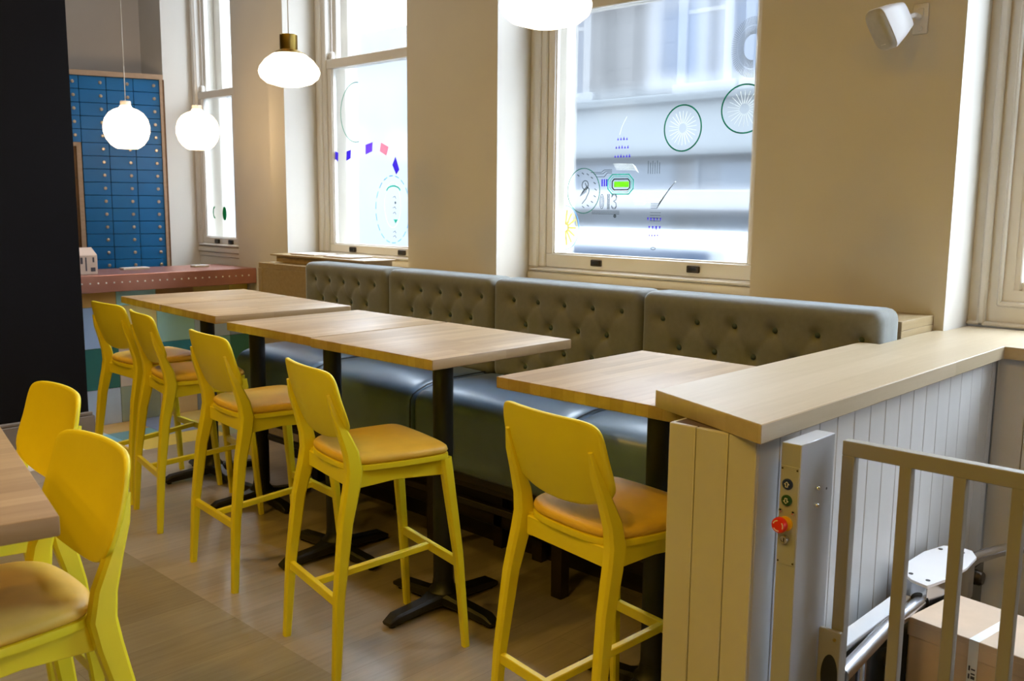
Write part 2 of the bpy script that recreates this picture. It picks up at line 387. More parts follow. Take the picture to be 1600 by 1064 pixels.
# window wall: piers, aprons, heads
WIN = {1: (6.84, 7.54), 2: (4.45, 5.77), 3: (2.11, 3.69), 4: (-.75, 1.275)}
for y0, y1 in ((7.54, 8.6), (5.77, 5.965), (3.69, 4.45), (1.275, 2.11), (-7.0, -.75)):
    b = B(); b.box(XP, XO-.14, y0, y1, -.12, CEIL); b.obj('wall_right', 'wall_paint', kind='structure')
b = B(); b.box(3.96, XO-.14, 5.966, 6.84, -.12, CEIL); b.obj('wall_right', 'wall_paint', kind='structure')
for y0, y1 in WIN.values():
    b = B(); b.box(XG+.012, XO-.14, y0+.001, y1-.001, -.12, 1.19); b.obj('wall_right', 'wall_paint', kind='structure')
    b = B(); b.box(XG-.02, XO-.14, y0+.001, y1-.001, 4.02, CEIL); b.obj('wall_right', 'wall_paint', kind='structure')
b = B()   # outer stone skin with its reveals and sills
for y0, y1 in ((7.44, 12), (5.67, 6.94), (3.59, 4.55), (1.175, 2.21), (-7.3, -.65)): b.box(XO-.138, XO-.06, y0, y1, -.3, 5)
for y0, y1 in WIN.values():
    b.box(XO-.138, XO-.06, y0+.1, y1-.1, -.3, 1.17); b.box(XO-.138, XO-.06, y0+.1, y1-.1, 4.05, 5)
    b.box(XO-.16, XO+.0, y0+.1, y1-.1, 1.17, 1.25, .01)
b.obj('wall_outer', 'stone', kind='structure')

def ring(b, yc, zc, ry, rz, w, x=3.9985, n=40, a0=0, a1=2*PI, t=.0012, mi=None):
    """thin flat ring sticker in the plane of the glass"""
    bm = bmesh.new(); full = abs(a1-a0-2*PI) < 1e-6; m = n if full else n+1; vs = []
    for i in range(m):
        a = a0+(a1-a0)*i/n; c, s_ = math.cos(a), math.sin(a); row = []
        for k, xx in ((-.5, x), (.5, x), (.5, x+t), (-.5, x+t)):
            row.append(bm.verts.new((xx, yc+(ry+k*w)*c, zc+(rz+k*w)*s_)))
        vs.append(row)
    for i in range(n if full else n):
        A, C2 = vs[i], vs[(i+1) % m]
        for k in range(4): bm.faces.new((A[k], A[(k+1) % 4], C2[(k+1) % 4], C2[k]))
    bmesh.ops.recalc_face_normals(bm, faces=bm.faces); b._add(bm, mi)
def poly(b, pts, x=3.9985, t=.0012, mi=None):
    bm = bmesh.new(); A = [bm.verts.new((x, y, z)) for y, z in pts]; C2 = [bm.verts.new((x+t, y, z)) for y, z in pts]; n = len(pts)
    bm.faces.new(A); bm.faces.new(C2[::-1])
    for i in range(n): bm.faces.new((A[i], A[(i+1) % n], C2[(i+1) % n], C2[i]))
    bmesh.ops.recalc_face_normals(bm, faces=bm.faces); b._add(bm, mi)
def stroke(b, pts, w, mi=None):
    for (y0, z0), (y1, z1) in zip(pts, pts[1:]):
        d = Vector((y1-y0, z1-z0)); l = d.length
        if l < 1e-6: continue
        d /= l; n = Vector((-d.y, d.x))*w/2; e = d*w*.3
        poly(b, [(y0-e.x+n.x, z0-e.y+n.y), (y1+e.x+n.x, z1+e.y+n.y), (y1+e.x-n.x, z1+e.y-n.y), (y0-e.x-n.x, z0-e.y-n.y)], mi=mi)
XF = 4.0165                     # film plane (inside face of lower pane)
def sash_window(num, rail0, rail1, gz, lifts):
    y0, y1 = WIN[num]; root = struct_root('window_%d' % num)
    c = .125 if num > 1 else .06; s = .05            # casing and stile widths
    f = B()
    for a, bb in ((y0, y0+c), (y1-c, y1)):
        f.box(XG-.012, XG+.05, a, bb, 1.262, 4.02, .006)
        m = (a+bb)/2; f.box(XG-.026, XG, m-.022, m+.022, 1.26, 4.02, .009)   # bead moulding
    f.box(XG-.012, XG+.05, y0+c, y1-c, 3.92, 4.02, .005)
    f.box(XG-.022, XG+.05, y0, y1, 1.19, 1.235, .006); f.box(XG-.010, XG+.05, y0+.0, y1-.0, 1.235, 1.262, .004)
    f.box(XG-.03, XG, y0+.03, y1-.03, 1.243, 1.256, .004)
    f.obj('window_frame', 'white_gloss', root)
    lo = B(); a, bb = y0+c, y1-c
    lo.box(XG, XG+.042, a, bb, 1.262, gz, .005)
    for p, q in ((a, a+s), (bb-s, bb)): lo.box(XG, XG+.042, p, q, gz, rail0+.02, .004)
    lo.box(XG-.006, XG+.042, a, bb, rail0, rail1, .005)
    lo.box(XG+.008, XG+.03, a+s-.002, a+s+.008, gz, rail0, .002); lo.box(XG+.008, XG+.03, bb-s-.008, bb-s+.002, gz, rail0, .002); lo.box(XG+.008, XG+.03, a+s, bb-s, gz-.002, gz+.008, .002)
    lower = lo.obj('lower_sash', 'white_gloss', root)
    upb = B()
    for p, q in ((a, a+s), (bb-s, bb)): upb.box(XG+.046, XG+.088, p, q, rail0, 3.92, .005)
    upb.box(XG+.046, XG+.088, a+s, bb-s, rail0, rail1, .004); upb.box(XG+.046, XG+.088, a+s, bb-s, 3.84, 3.92, .004)
    for p, q in ((a+.0, a+.045), (bb-.045, bb)): upb.box(XG+.01, XG+.046, p, q, rail1, rail1+.055, .01)   # sash horns
    upper = upb.obj('upper_sash', 'white_gloss', root)
    pb = B(); pb.box(XF+.0015, XF+.0055, a+s, bb-s, gz, rail0, 0, 0)
    pb.bm.faces.ensure_lookup_table(); pb.bm.normal_update()
    for fc in pb.bm.faces: fc.material_index = 1 if fc.normal.x < -.9 else 0
    pane = pb.obj('pane', ['clear_glass', 'frosted_film'], lower, label='frosted lower pane')
    pb = B(); pb.box(XG+.062, XG+.066, a+s, bb-s, rail1, 3.84); pb.obj('pane', 'clear_glass', upper, label='clear upper pane')
    for ly, lz in lifts:
        k = B(); k.box(XG-.012, XG+.002, ly-.037, ly+.037, lz-.018, lz+.018, .006, 0, None, 2); k.box(XG-.0135, XG-.009, ly-.024, ly+.024, lz-.008, lz+.009, .001, 1)
        k.obj('sash_lift', ['bronze_catch', 'black_plastic'], lower, label='dark bronze recessed sash lift')
    return root, lower, pane
w1, w1l, w1p = sash_window(1, 2.45, 2.51, 1.315, [(7.24, 1.282), (7.02, 1.282)])
w2, w2l, w2p = sash_window(2, 2.535, 2.60, 1.32, [(5.37, 1.288), (4.835, 1.288)])
w3, w3l, w3p = sash_window(3, 2.635, 2.69, 1.34, [(3.195, 1.302), (2.58, 1.302)])
# fourth window: fixed casement in a broad moulded lining
r4 = struct_root('window_4'); f = B(); y0, y1 = WIN[4]
f.box(XG-.005, XG+.05, y1-.16, y1, 1.15, 4.02); f.box(XG-.005, XG+.05, y0, y0+.16, 1.15, 4.02); f.box(XG-.005, XG+.05, y0+.16, y1-.16, 1.15, 1.30); f.box(XG-.005, XG+.05, y0+.16, y1-.16, 3.9, 4.02)
f.box(XG-.03, XG, y1-.07, y1-.04, 1.15, 4.02, .008); f.box(XG-.03, XG, y0, y1, 1.15, 1.172, .008)
f.box(XG-.022, XG, y1-.122, y1-.106, 1.24, 3.9, .006); f.box(XG-.022, XG, y0+.1, y1-.106, 1.235, 1.255, .006)
f.obj('window_frame', 'white_gloss', r4)
f = B(); f.box(XG+.0, XG+.035, y1-.185, y1-.15, 1.26, 3.9, .006); f.box(XG+.0, XG+.035, y0+.185, y1-.185, 1.29, 1.335, .006); f.box(XG, XG+.035, y0+.15, y0+.185, 1.26, 3.9, .006); f.box(XG, XG+.035, .28, .34, 1.26, 3.9, .006)
f.obj('casement', 'white_gloss', r4)
f = B(); f.box(XG+.015, XG+.019, y0+.18, y1-.18, 1.33, 3.9)
f.bm.faces.ensure_lookup_table(); f.bm.normal_update()
for fc in f.bm.faces: fc.material_index = 1 if fc.normal.x < -.9 else 0
f.obj('pane', ['clear_glass', 'frosted_film'], r4)

# stickers on the panes -------------------------------------------------
SX = XF+.0002
def decal(name, mats, pane, fill):
    b = B(); fill(b)
    o = b.obj(name, mats, None)
    o.data.transform(Matrix.Translation((SX-3.9985, 0, 0)))
    o.parent = pane.parent; return o
def wheel(yc, zc, ry, rz, a0=0, a1=2*PI):
    def fill(b):
        ring(b, yc, zc, ry, rz, .007, a0=a0, a1=a1, mi=0)
        for i in range(22):
            a = 2*PI*i/22+.1
            if a0 <= a <= a1 or a1-a0 > 6: stroke(b, [(yc+ry*.22*math.cos(a), zc+rz*.22*math.sin(a)), (yc+ry*.74*math.cos(a+.06), zc+rz*.74*math.sin(a+.06))], .0022, 1)
    return fill
decal('wheel_decal', ['decal_green', 'decal_white'], w3p, wheel(2.685, 1.995, .108, .112))
decal('wheel_decal', ['decal_green', 'decal_white'], w3p, wheel(2.345, 2.068, .122, .112, .0, 2*PI))
def fan(b):
    for i in range(46):
        a = PI*.42+PI*1.1*i/45
        for q0, q1 in ((.42, .68), (.72, .98)): stroke(b, [(2.315-.0+.115*q0*-math.cos(a), 2.345+.14*q0*math.sin(a)), (2.315+.115*q1*-math.cos(a), 2.345+.14*q1*math.sin(a))], .0022, 0)
decal('fan_decal', ['decal_silver'], w3p, fan)
def gear(b):
    ring(b, 3.312, 1.689, .113, .121, .004, mi=0)
    for i in range(10):
        a = -PI/2+PI*1.15*i/9; stroke(b, [(3.312-.085*math.cos(a)-.006, 1.689+.09*math.sin(a)), (3.312-.085*math.cos(a)+.006, 1.689+.09*math.sin(a)+.007)], .004, 1)
    stroke(b, [(3.32, 1.62), (3.295, 1.645), (3.275, 1.68), (3.272, 1.70), (3.29, 1.71), (3.30, 1.73)], .004, 1); ring(b, 3.30, 1.72, .022, .024, .004, mi=1, n=18)
    for i in range(6): stroke(b, [(3.335-.008*i, 1.66+.004*i), (3.315-.006*i, 1.69+.006*i)], .0025, 1)
decal('dial_decal', ['decal_green', 'decal_grey'], w3p, gear)
def slice_(b):
    ring(b, 3.438, 1.487, .098, .121, .004, a0=PI*.5, a1=PI*1.5, mi=0); ring(b, 3.438, 1.487, .085, .105, .004, a0=PI*.55, a1=PI*1.45, mi=1)
    for i in range(7):
        a = PI*.55+PI*.9*i/6; stroke(b, [(3.438+.02*math.cos(a), 1.487+.02*math.sin(a)), (3.438+.075*math.cos(a), 1.487+.095*math.sin(a))], .012, 1)
decal('fruit_slice_decal', ['decal_blue', 'decal_yellow'], w3p, slice_)
def circuit(b):
    def octo(y0, y1, z0, z1, k, w, mi):
        p = [(y0+k, z0), (y1-k, z0), (y1, z0+k), (y1, z1-k), (y1-k, z1), (y0+k, z1), (y0, z1-k), (y0, z0+k), (y0+k, z0)]; stroke(b, p, w, mi)
    octo(2.978, 3.144, 1.672, 1.774, .028, .006, 0); octo(2.99, 3.130, 1.683, 1.763, .022, .003, 0); octo(3.0, 3.115, 1.694, 1.750, .012, .006, 1)
    poly(b, [(3.103, 1.708), (3.006, 1.708), (3.006, 1.737), (3.103, 1.737)], mi=2)
    for y in (3.183, 3.168, 3.153): stroke(b, [(y, 1.748), (y, 1.715)], .008, 3)
    for i, (z, zz) in enumerate(((1.787, 1.787), (1.779, 1.779), (1.763, 1.771))): stroke(b, [(3.262-.02*i, z), (3.19-.01*i, z), (3.17-.01*i, zz+.012), (3.12, zz+.012)], .0025, 1)
    for z in (1.583, 1.575, 1.567): stroke(b, [(3.25, z), (3.215, z), (3.065, z)], .0025, 1)
    ring(b, 3.093, 1.556, .006, .006, .006, mi=1, n=12)
    # outlined numerals
    ring(b, 3.183, 1.632, .013, .038, .003, mi=1, n=24); ring(b, 3.183, 1.632, .005, .028, .002, mi=1, n=20)
    for y in (3.144, 3.132): stroke(b, [(y, 1.672), (y, 1.592)], .003, 1)
    stroke(b, [(3.138, 1.672), (3.138, 1.592)], .002, 1)
    for w, o in ((.003, 0), (.002, .006)):
        stroke(b, [(3.118, 1.660-o), (3.108, 1.671-o), (3.092, 1.671-o), (3.084, 1.660-o), (3.088, 1.642), (3.104, 1.634), (3.088, 1.626), (3.084, 1.606+o), (3.092, 1.595+o), (3.108, 1.595+o), (3.118, 1.606+o)], w, 1)
    # paths running on to the right
    for i in range(7): stroke(b, [(2.99-.004*i, 1.665-.008*i), (2.93-.004*i, 1.665-.008*i), (2.915-.004*i, 1.679-.008*i), (2.87, 1.679-.008*i)], .0022, 4)
    for i in range(7): stroke(b, [(2.862, 1.648-.008*i), (2.80+.004*i, 1.648-.008*i), (2.715+.006*i, 1.735-.006*i)], .0024, 1 if i > 2 else 4)
    for i in range(6): stroke(b, [(3.11-.004*i, 1.83-.006*i), (2.985-.004*i, 1.826-.006*i), (2.965-.004*i, 1.812-.006*i)], .0022, 4)
    for i in range(6): stroke(b, [(2.885-.014*i, 1.84-.01*(i % 2)), (2.885-.014*i, 1.775)], .002, 1)
decal('circuit_decal', ['decal_teal', 'decal_grey', 'decal_lime', 'decal_purple', 'decal_white'], w3p, circuit)
def spire(rows, up):
    def fill(b):
        for z, ya, yb, n, h in rows:
            for i in range(n):
                y = ya+(yb-ya)*i/max(1, n-1); k = h*(.72+.28*((i*7) % 3)/2); w = .011
                poly(b, [(y+w/2, z), (y-w/2, z), (y, z+k)] if up else [(y+w/2, z), (y-w/2, z), (y, z-k)], mi=0)
        za = rows[-1][0]
        if up: stroke(b, [(3.03, 2.07), (3.06, 2.02), (3.075, 1.98)], .0025, 1)
        else:
            for i in range(4): stroke(b, [(2.865, 1.578-.014*i), (2.80, 1.578-.014*i)], .002, 1)
            ring(b, 2.84, 1.394, .014, .006, .003, mi=1, n=14)
    return fill
decal('spire_decal', ['decal_purple', 'decal_white'], w3p, spire([(1.951, 3.084, 3.026, 4, .018), (1.908, 3.094, 3.018, 5, .018), (1.862, 3.10, 3.006, 6, .018)], True))
decal('spire_decal', ['decal_purple', 'decal_grey'], w3p, spire([(1.552, 2.878, 2.80, 5, .021), (1.509, 2.868, 2.803, 4, .021), (1.466, 2.866, 2.815, 4, .019)], False))
SQ = [[(5.632, 1.973), (5.551, 1.959), (5.558, 1.898), (5.634, 1.917)], [(5.453, 1.967), (5.403, 1.976), (5.408, 1.917), (5.458, 1.901)], [(5.238, 2.003), (5.16, 2.019), (5.167, 1.958), (5.239, 1.939)], [(5.069, 2.013), (4.99, 1.981), (5.015, 1.925), (5.084, 1.956)], [(4.919, 1.915), (4.881, 1.831), (4.913, 1.8), (4.953, 1.863)]]
for q, mt in zip(SQ, ('decal_purple', 'decal_purple', 'decal_violet', 'decal_pink', 'decal_purple')):
    decal('diamond_decal', [mt], w2p, lambda b, q=q: poly(b, [(min(y, 5.59), z) for y, z in q], mi=0))
decal('hoop_decal', ['decal_green'], w2p, lambda b: ring(b, 5.34, 2.225, .175, .2, .004, a0=PI*.4, a1=PI*1.6*.0+PI*.4+PI*1.2*.0+PI*.0+4.0-PI*.4, mi=0) if False else ring(b, 5.34, 2.225, .175, .2, .005, a0=-PI*.55, a1=PI*.55, mi=0))
def blue_ring(b):
    for i in range(18): ring(b, 4.955, 1.57, .178, .222, .006, a0=i*2*PI/18, a1=i*2*PI/18+.22, n=5, mi=0)
    ring(b, 4.945, 1.69, .07, .035, .01, a0=.1, a1=PI-.1, n=14, mi=1)
    ring(b, 4.955, 1.60, .085, .15, .004, mi=2, n=30)
    poly(b, [(4.945, 1.505), (4.90, 1.505), (4.925, 1.478)], mi=1); ring(b, 4.925, 1.615, .005, .006, .006, mi=3, n=10)
    for z in (1.65, 1.58, 1.545, 1.42, 1.39): stroke(b, [(4.95, z), (4.93, z+.008), (4.92, z-.006)], .003, 3)
decal('disc_decal', ['decal_blue', 'decal_teal', 'decal_white', 'decal_grey'], w2p, blue_ring)
def leaves(b):
    pts = [(7.145+.032*math.cos(a), 1.512+.058*math.sin(a)) for a in [2*PI*i/20 for i in range(20)]]
    poly(b, pts, mi=0); ring(b, 7.30, 1.52, .03, .045, .014, a0=PI*-.5, a1=PI*.5, n=12, mi=0)
decal('leaf_decal', ['decal_leaf'], w1p, leaves)

# apron mouldings under the first window
b = B(); b.box(XG-.012, XG+.012, 6.845, 7.54, 1.155, 1.19, .004); b.box(XG-.004, XG+.012, 6.842, 7.54, .5, 1.155); b.box(XG-.02, XG+.012, 6.845, 7.54, .98, 1.03, .006); b.box(XP+.0, XG, 7.53, 7.54, 1.0, 1.05, .002); b.obj('trim_1', 'white_gloss', kind='structure')

# ================================================================ BAR COUNTER
bar = thing('bar_counter', 'copper topped bar counter with riveted edge over multicoloured square tiles', 'bar counter', (3.05, 6.72, 0))
rows = [(0, .263, ['mist', 'mist', 'sage', 'greige', 'slate', 'pine']), (.263, .563, ['pine', 'pine', 'greige', 'petrol', 'teal', 'pine']),
        (.563, .86, ['periwinkle', 'periwinkle', 'sand', 'aqua', 'periwinkle', 'slate']), (.86, .976, ['orange', 'orange', 'aqua', 'brown', 'olive', 'amber', 'amber'])]
b = B()
for z0, z1, cs in rows:
    for i, c in enumerate(cs[:6]):
        x0 = 2.302+i*.298; b.box(x0, min(x0+.295, 3.955), 6.72, 6.74, z0+.0015, z1-.0015, .001, names.index(c))
b.box(2.3, 3.955, 6.735, 6.80, 0, .976, 0, len(names))
b.obj('tiled_front', ['tile_'+k for k in names]+['grout'], bar)
b = B(); b.box(2.36, 3.958, 6.58, 7.20, .976, 1.096, .004); ct = b.obj('copper_top', 'copper', bar)
for i in range(24):
    x = 2.606+i*.0558
    k = B(); k.lathe([(.0001, .005), (.004, .004), (.0065, 0)], (0, 0, 0), 10); bmesh.ops.transform(k.bm, matrix=Matrix.Translation((x, 6.58, 1.041)) @ Matrix.Rotation(PI/2, 4, 'X'), verts=k.bm.verts)
    k.obj('rivet', 'rivet_steel', ct)
CZ = 1.0965
b = B(); b.box(2.55, 2.77, 6.70, 6.89, CZ, CZ+.135, .003, 0)
b.prism([(6.70, CZ+.135), (6.89, CZ+.135), (6.795, CZ+.185)], 2.55, 2.77, 0, 0, Matrix(((0, 0, 1, 0), (1, 0, 0, 0), (0, 1, 0, 0), (0, 0, 0, 1))))
for i, (x, w, z0, z1) in enumerate(((2.742, .012, .085, .12), (2.737, .032, .02, .048), (2.69, .01, .025, .12), (2.66, .016, .075, .12), (2.61, .02, .085, .13))):
    b.box(x-w/2, x+w/2, 6.6992, 6.70, CZ+z0, CZ+z1, 0, 1)
tag(b.obj('carton', ['carton_print', 'ink']), 'printed cardboard carton standing on the copper bar top by the dark wall', 'box')
for (x0, x1, y, lb) in ((3.07, 3.27, 6.98, 'white menu card lying on the copper bar top under the first globe lamp'), (3.61, 3.73, 6.92, 'short white menu card on the copper bar top near the window end')):
    b = B(); b.box(x0, x1, y-.02, y+.06, CZ, CZ+.016, .002); tag(b.obj('menu_card', 'paper'), lb, 'menu card', None)

# ================================================================ LOCKER BANK
LB = Vector((3.69, 7.519, 0))
bank = thing('locker_bank', 'bank of small blue numbered-style lockers with round locks in an oak frame', 'locker bank', (LB.x, LB.y, 0))
bank['label'] = 'bank of small blue locker doors with round locks in a pale oak frame'
LD = -.36
b = B(); oriented(-.86, .0, LD, -.02, 0, 2.60, LB, 0, b); b.obj('carcass', 'locker_dark', bank)
b = B(); oriented(-.88, .024, LD, .012, 2.586, 2.625, LB, 0, b); oriented(-.005, .016, -.03, .012, 0, 2.586, LB, 0, b); b.obj('frame', 'locker_frame_oak', bank)
b = B(); oriented(.016, .03, LD, .012, 0, 2.586, LB, 0, b); b.obj('side_panel', 'locker_side_oak', bank)
lock0 = None
for cidx in range(4):
    for ri in range(16):
        if cidx == 3 and ri >= 5: continue
        x1 = -.008-.2*cidx; x0 = x1-.196; z1 = 2.582-.1035*ri; z0 = z1-.0995
        b = B(); oriented(x0, x1, -.02, .002, z0, z1, LB, 0, b, .0015)
        dr = b.obj('locker_door', 'locker_blue', bank)
        p = LB + DL*(x0+.155) + NL*.002; p.z = (z0+z1)/2+.004
        k = B(); k.lathe([(.013, 0), (.013, .004), (.008, .006), (.008, .003), (.003, .003), (.0001, .003)], (0, 0, 0), 14)
        R = Matrix((DL, Vector((0, 0, 1)), NL)).transposed().to_4x4(); R.translation = p
        bmesh.ops.transform(k.bm, matrix=R, verts=k.bm.verts); k.obj('lock', 'lock_metal', dr)
b = B(); oriented(-.645, -.611, -.02, .012, .9, 2.064, LB, 0, b); oriented(-.86, -.611, -.02, .012, 2.036, 2.066, LB, 0, b); b.obj('niche_frame', 'locker_frame_oak', bank)
b = B(); oriented(-.86, -.645, -.019, -.012, .9, 2.036, LB, 0, b); b.obj('niche_back', 'niche_wood', bank)
b = B()
for z in (1.78, 1.55, 1.30): oriented(-.86, -.645, -.012, .0, z, z+.018, LB, 0, b)
b.obj('niche_shelf', 'locker_side_oak', bank)

# ================================================================ BANQUETTE
bq = thing('banquette', 'long buttoned grey banquette bench with slate vinyl seat under the windows', 'banquette', (2.95, 3.05, 0))
SE = [4.80, 4.01, 3.20, 2.32, 1.30]      # seams from the far end to the near end
SS = [4.76, 4.005, 3.21, 2.30, 1.41]
TOPZ = 1.262
def tuft(buttons):
    def fn(v):
        if v.x < -.02:
            d = 0
            for (y, z) in buttons:
                q = ((v.y-y)/.022)**2+((v.z-z)/.022)**2; d += .020*math.exp(-q)
                q = ((v.y-y)/.06)**2+((v.z-z)/.05)**2; d += .010*math.exp(-q)
            # soft pleats along the diagonals between neighbouring buttons
            for i, (y, z) in enumerate(buttons):
                for (y2, z2) in buttons[i+1:]:
                    L2 = math.hypot(y2-y, z2-z)
                    if .06 < L2 < .15 and abs(z2-z) > .05:
                        t = ((v.y-y)*(y2-y)+(v.z-z)*(z2-z))/L2**2
                        if 0 < t < 1:
                            dd = abs((v.y-y)*(z2-z)-(v.z-z)*(y2-y))/L2; d += .005*math.exp(-(dd/.010)**2)
            v = Vector((v.x+d, v.y, v.z))
        return v
    return fn
for i in range(4):
    y1, y0 = SE[i]-.003, SE[i+1]+.003; W = y1-y0; zc = (.78+TOPZ)/2; H = TOPZ-.78; yc = (y0+y1)/2
    pitch = .160 if i else .142
    if i == 1: pitch = .151
    if i == 3: pitch = .170
    top5 = {0: [4.698, 4.56, 4.424, 4.284, 4.138], 1: [3.894, 3.747, 3.596, 3.446, 3.291], 2: [3.072, 2.918, 2.756, 2.592, 2.431], 3: [2.219, 2.054, 1.884, 1.711, 1.541, 1.375]}[i]
    btn = []
    for ri, z in enumerate((1.165, 1.053, .94, .85)):
        if ri % 2 == 0: ys = top5
        else: ys = [(a+c)/2 for a, c in zip(top5, top5[1:])]
        btn += [(y, z if i < 3 else z-.012) for y in ys]
    loc = [(y-yc, z-zc) for y, z in btn]
    b = B(); b.rbox((.19, W, H), (3.198+.095, yc, zc), .042, 3, int(W/.013), 36, tuft(loc))
    seg = b.obj('backrest', 'banquette_fabric', bq, smooth=60)
    for y, z in btn:
        k = B(); k.lathe([(.0001, .007), (.006, .006), (.0105, .002), (.0115, -.003)], (0, 0, 0), 12)
        bmesh.ops.transform(k.bm, matrix=Matrix.Translation((3.224, y, z)) @ Matrix.Rotation(-PI/2, 4, 'Y'), verts=k.bm.verts)
        k.obj('button', 'button_fabric', seg, label='dark fabric button')
for i in range(4):
    y1, y0 = SS[i]-.002, SS[i+1]+.002; W = y1-y0
    def fn(v, W=W):
        if v.z > .05 and v.x < -.06:
            k = (-.06-v.x)/.20; v = Vector((v.x, v.y, v.z-.042*k*k))
        if v.z > 0: v = Vector((v.x, v.y, v.z+.016*max(0, 1-(v.y/(W/2))**2)*max(0, 1-(v.x/.26)**2)))
        return v
    b = B(); b.rbox((.52, W, .36), (2.695+.26, (y0+y1)/2, .625), .05, 16, 14, 6, fn)
    seat = b.obj('seat_cushion', 'seat_vinyl', bq, smooth=60)
    if i < 3:
        pts = [(2.693, y0, .45)]+[(2.694, y0, .70), (2.697, y0, .735), (2.712, y0, .757), (2.74, y0, .772), (2.80, y0, .792), (2.88, y0, .804), (3.17, y0, .806)]
        k = B(); k.tube(pts, .0035, 6); k.obj('piping', 'piping', seat)
b = B(); b.box(2.76, 3.38, 1.42, 4.74, .40, .447, .004)
b.box(2.80, 2.85, 1.42, 4.74, .36, .40, .003)
b.box(3.385, 3.40, 1.31, 4.78, .0, 1.10); b.box(3.19, 3.385, 1.31, 4.78, .40, .78)
for z0, z1 in ((.10, .16), (.30, .36)): b.box(3.05, 3.09, 1.42, 4.74, z0, z1, .003)
for y in (4.5, 4.2, 3.75, 3.45, 3.0, 2.75, 2.1, 1.8): b.box(3.05, 3.09, y-.03, y+.03, 0, .40, .003)
b.box(3.10, 3.115, 1.42, 4.74, 0, .40)
b.obj('base_frame', 'dark_timber', bq)
b = B(); b.box(2.815, 2.845, 2.45, 4.72, .27, .30, .003); b.box(2.815, 2.845, 1.45, 2.43, .27, .30, .003); b.obj('foot_rail', 'dark_timber', bq)
for y in (4.70, 3.99, 3.20, 2.42, 1.47):
    b = B(); b.box(2.805, 2.86, y-.028, y+.028, 0, .40, .003); b.obj('leg', 'dark_timber', bq)
# oak ledge behind the banquette
b = B(); b.box(3.41, XP-.002, 1.311, 5.64, 1.172, 1.208, .002, 0); b.box(3.425, XP-.002, 1.325, 5.625, 0, 1.172, 0, 1); b.box(3.405, 3.425, 5.60, 5.64, 0, 1.172, .002, 0); b.box(3.41, 3.425, 4.80, 5.60, .0, 1.172, 0, 1); b.box(3.41, XP-.003, 1.311, 1.325, 1.09, 1.172, .001, 0)
for y0, y1 in ((2.115, 3.685), (4.455, 5.62)): b.box(XP-.004, XG-.001, y0, y1, 1.155, 1.189, 0, 0)
tag(b.obj('oak_ledge', ['shelf_oak', 'shelf_oak']), 'long oak boxed ledge running behind the grey banquette along the window wall', 'ledge')
b = B(); b.box(3.50, 3.724, 4.60, 5.56, 1.2085, 1.255, .002, 0); b.box(3.475, 3.724, 4.56, 5.60, 1.255, 1.266, .002, 0)
tag(b.obj('wooden_riser', ['shelf_oak']), 'low flat-topped wooden riser on the oak ledge below the middle window', 'riser')
for (y0, y1, lb) in ((5.16, 5.44, 'thin dark-edged menu board lying on the wooden riser, farther of the two'), (4.78, 5.06, 'thin dark-edged menu board lying on the wooden riser, nearer of the two')):
    b = B(); b.box(3.53, 3.71, y0, y1, 1.2665, 1.274, .001, 0); b.box(3.536, 3.704, y0+.006, y1-.006, 1.274, 1.276, 0, 1)
    tag(b.obj('menu_board', ['pale_wood', 'paper']), lb, 'menu board', 'menu boards on the wooden riser')
b = B(); b.box(3.44, 3.50, 5.48, 5.55, 1.2085, 1.215, .001); tag(b.obj('paper_slip', 'paper'), 'small white paper slip on the oak ledge in front of the wooden riser', 'paper')

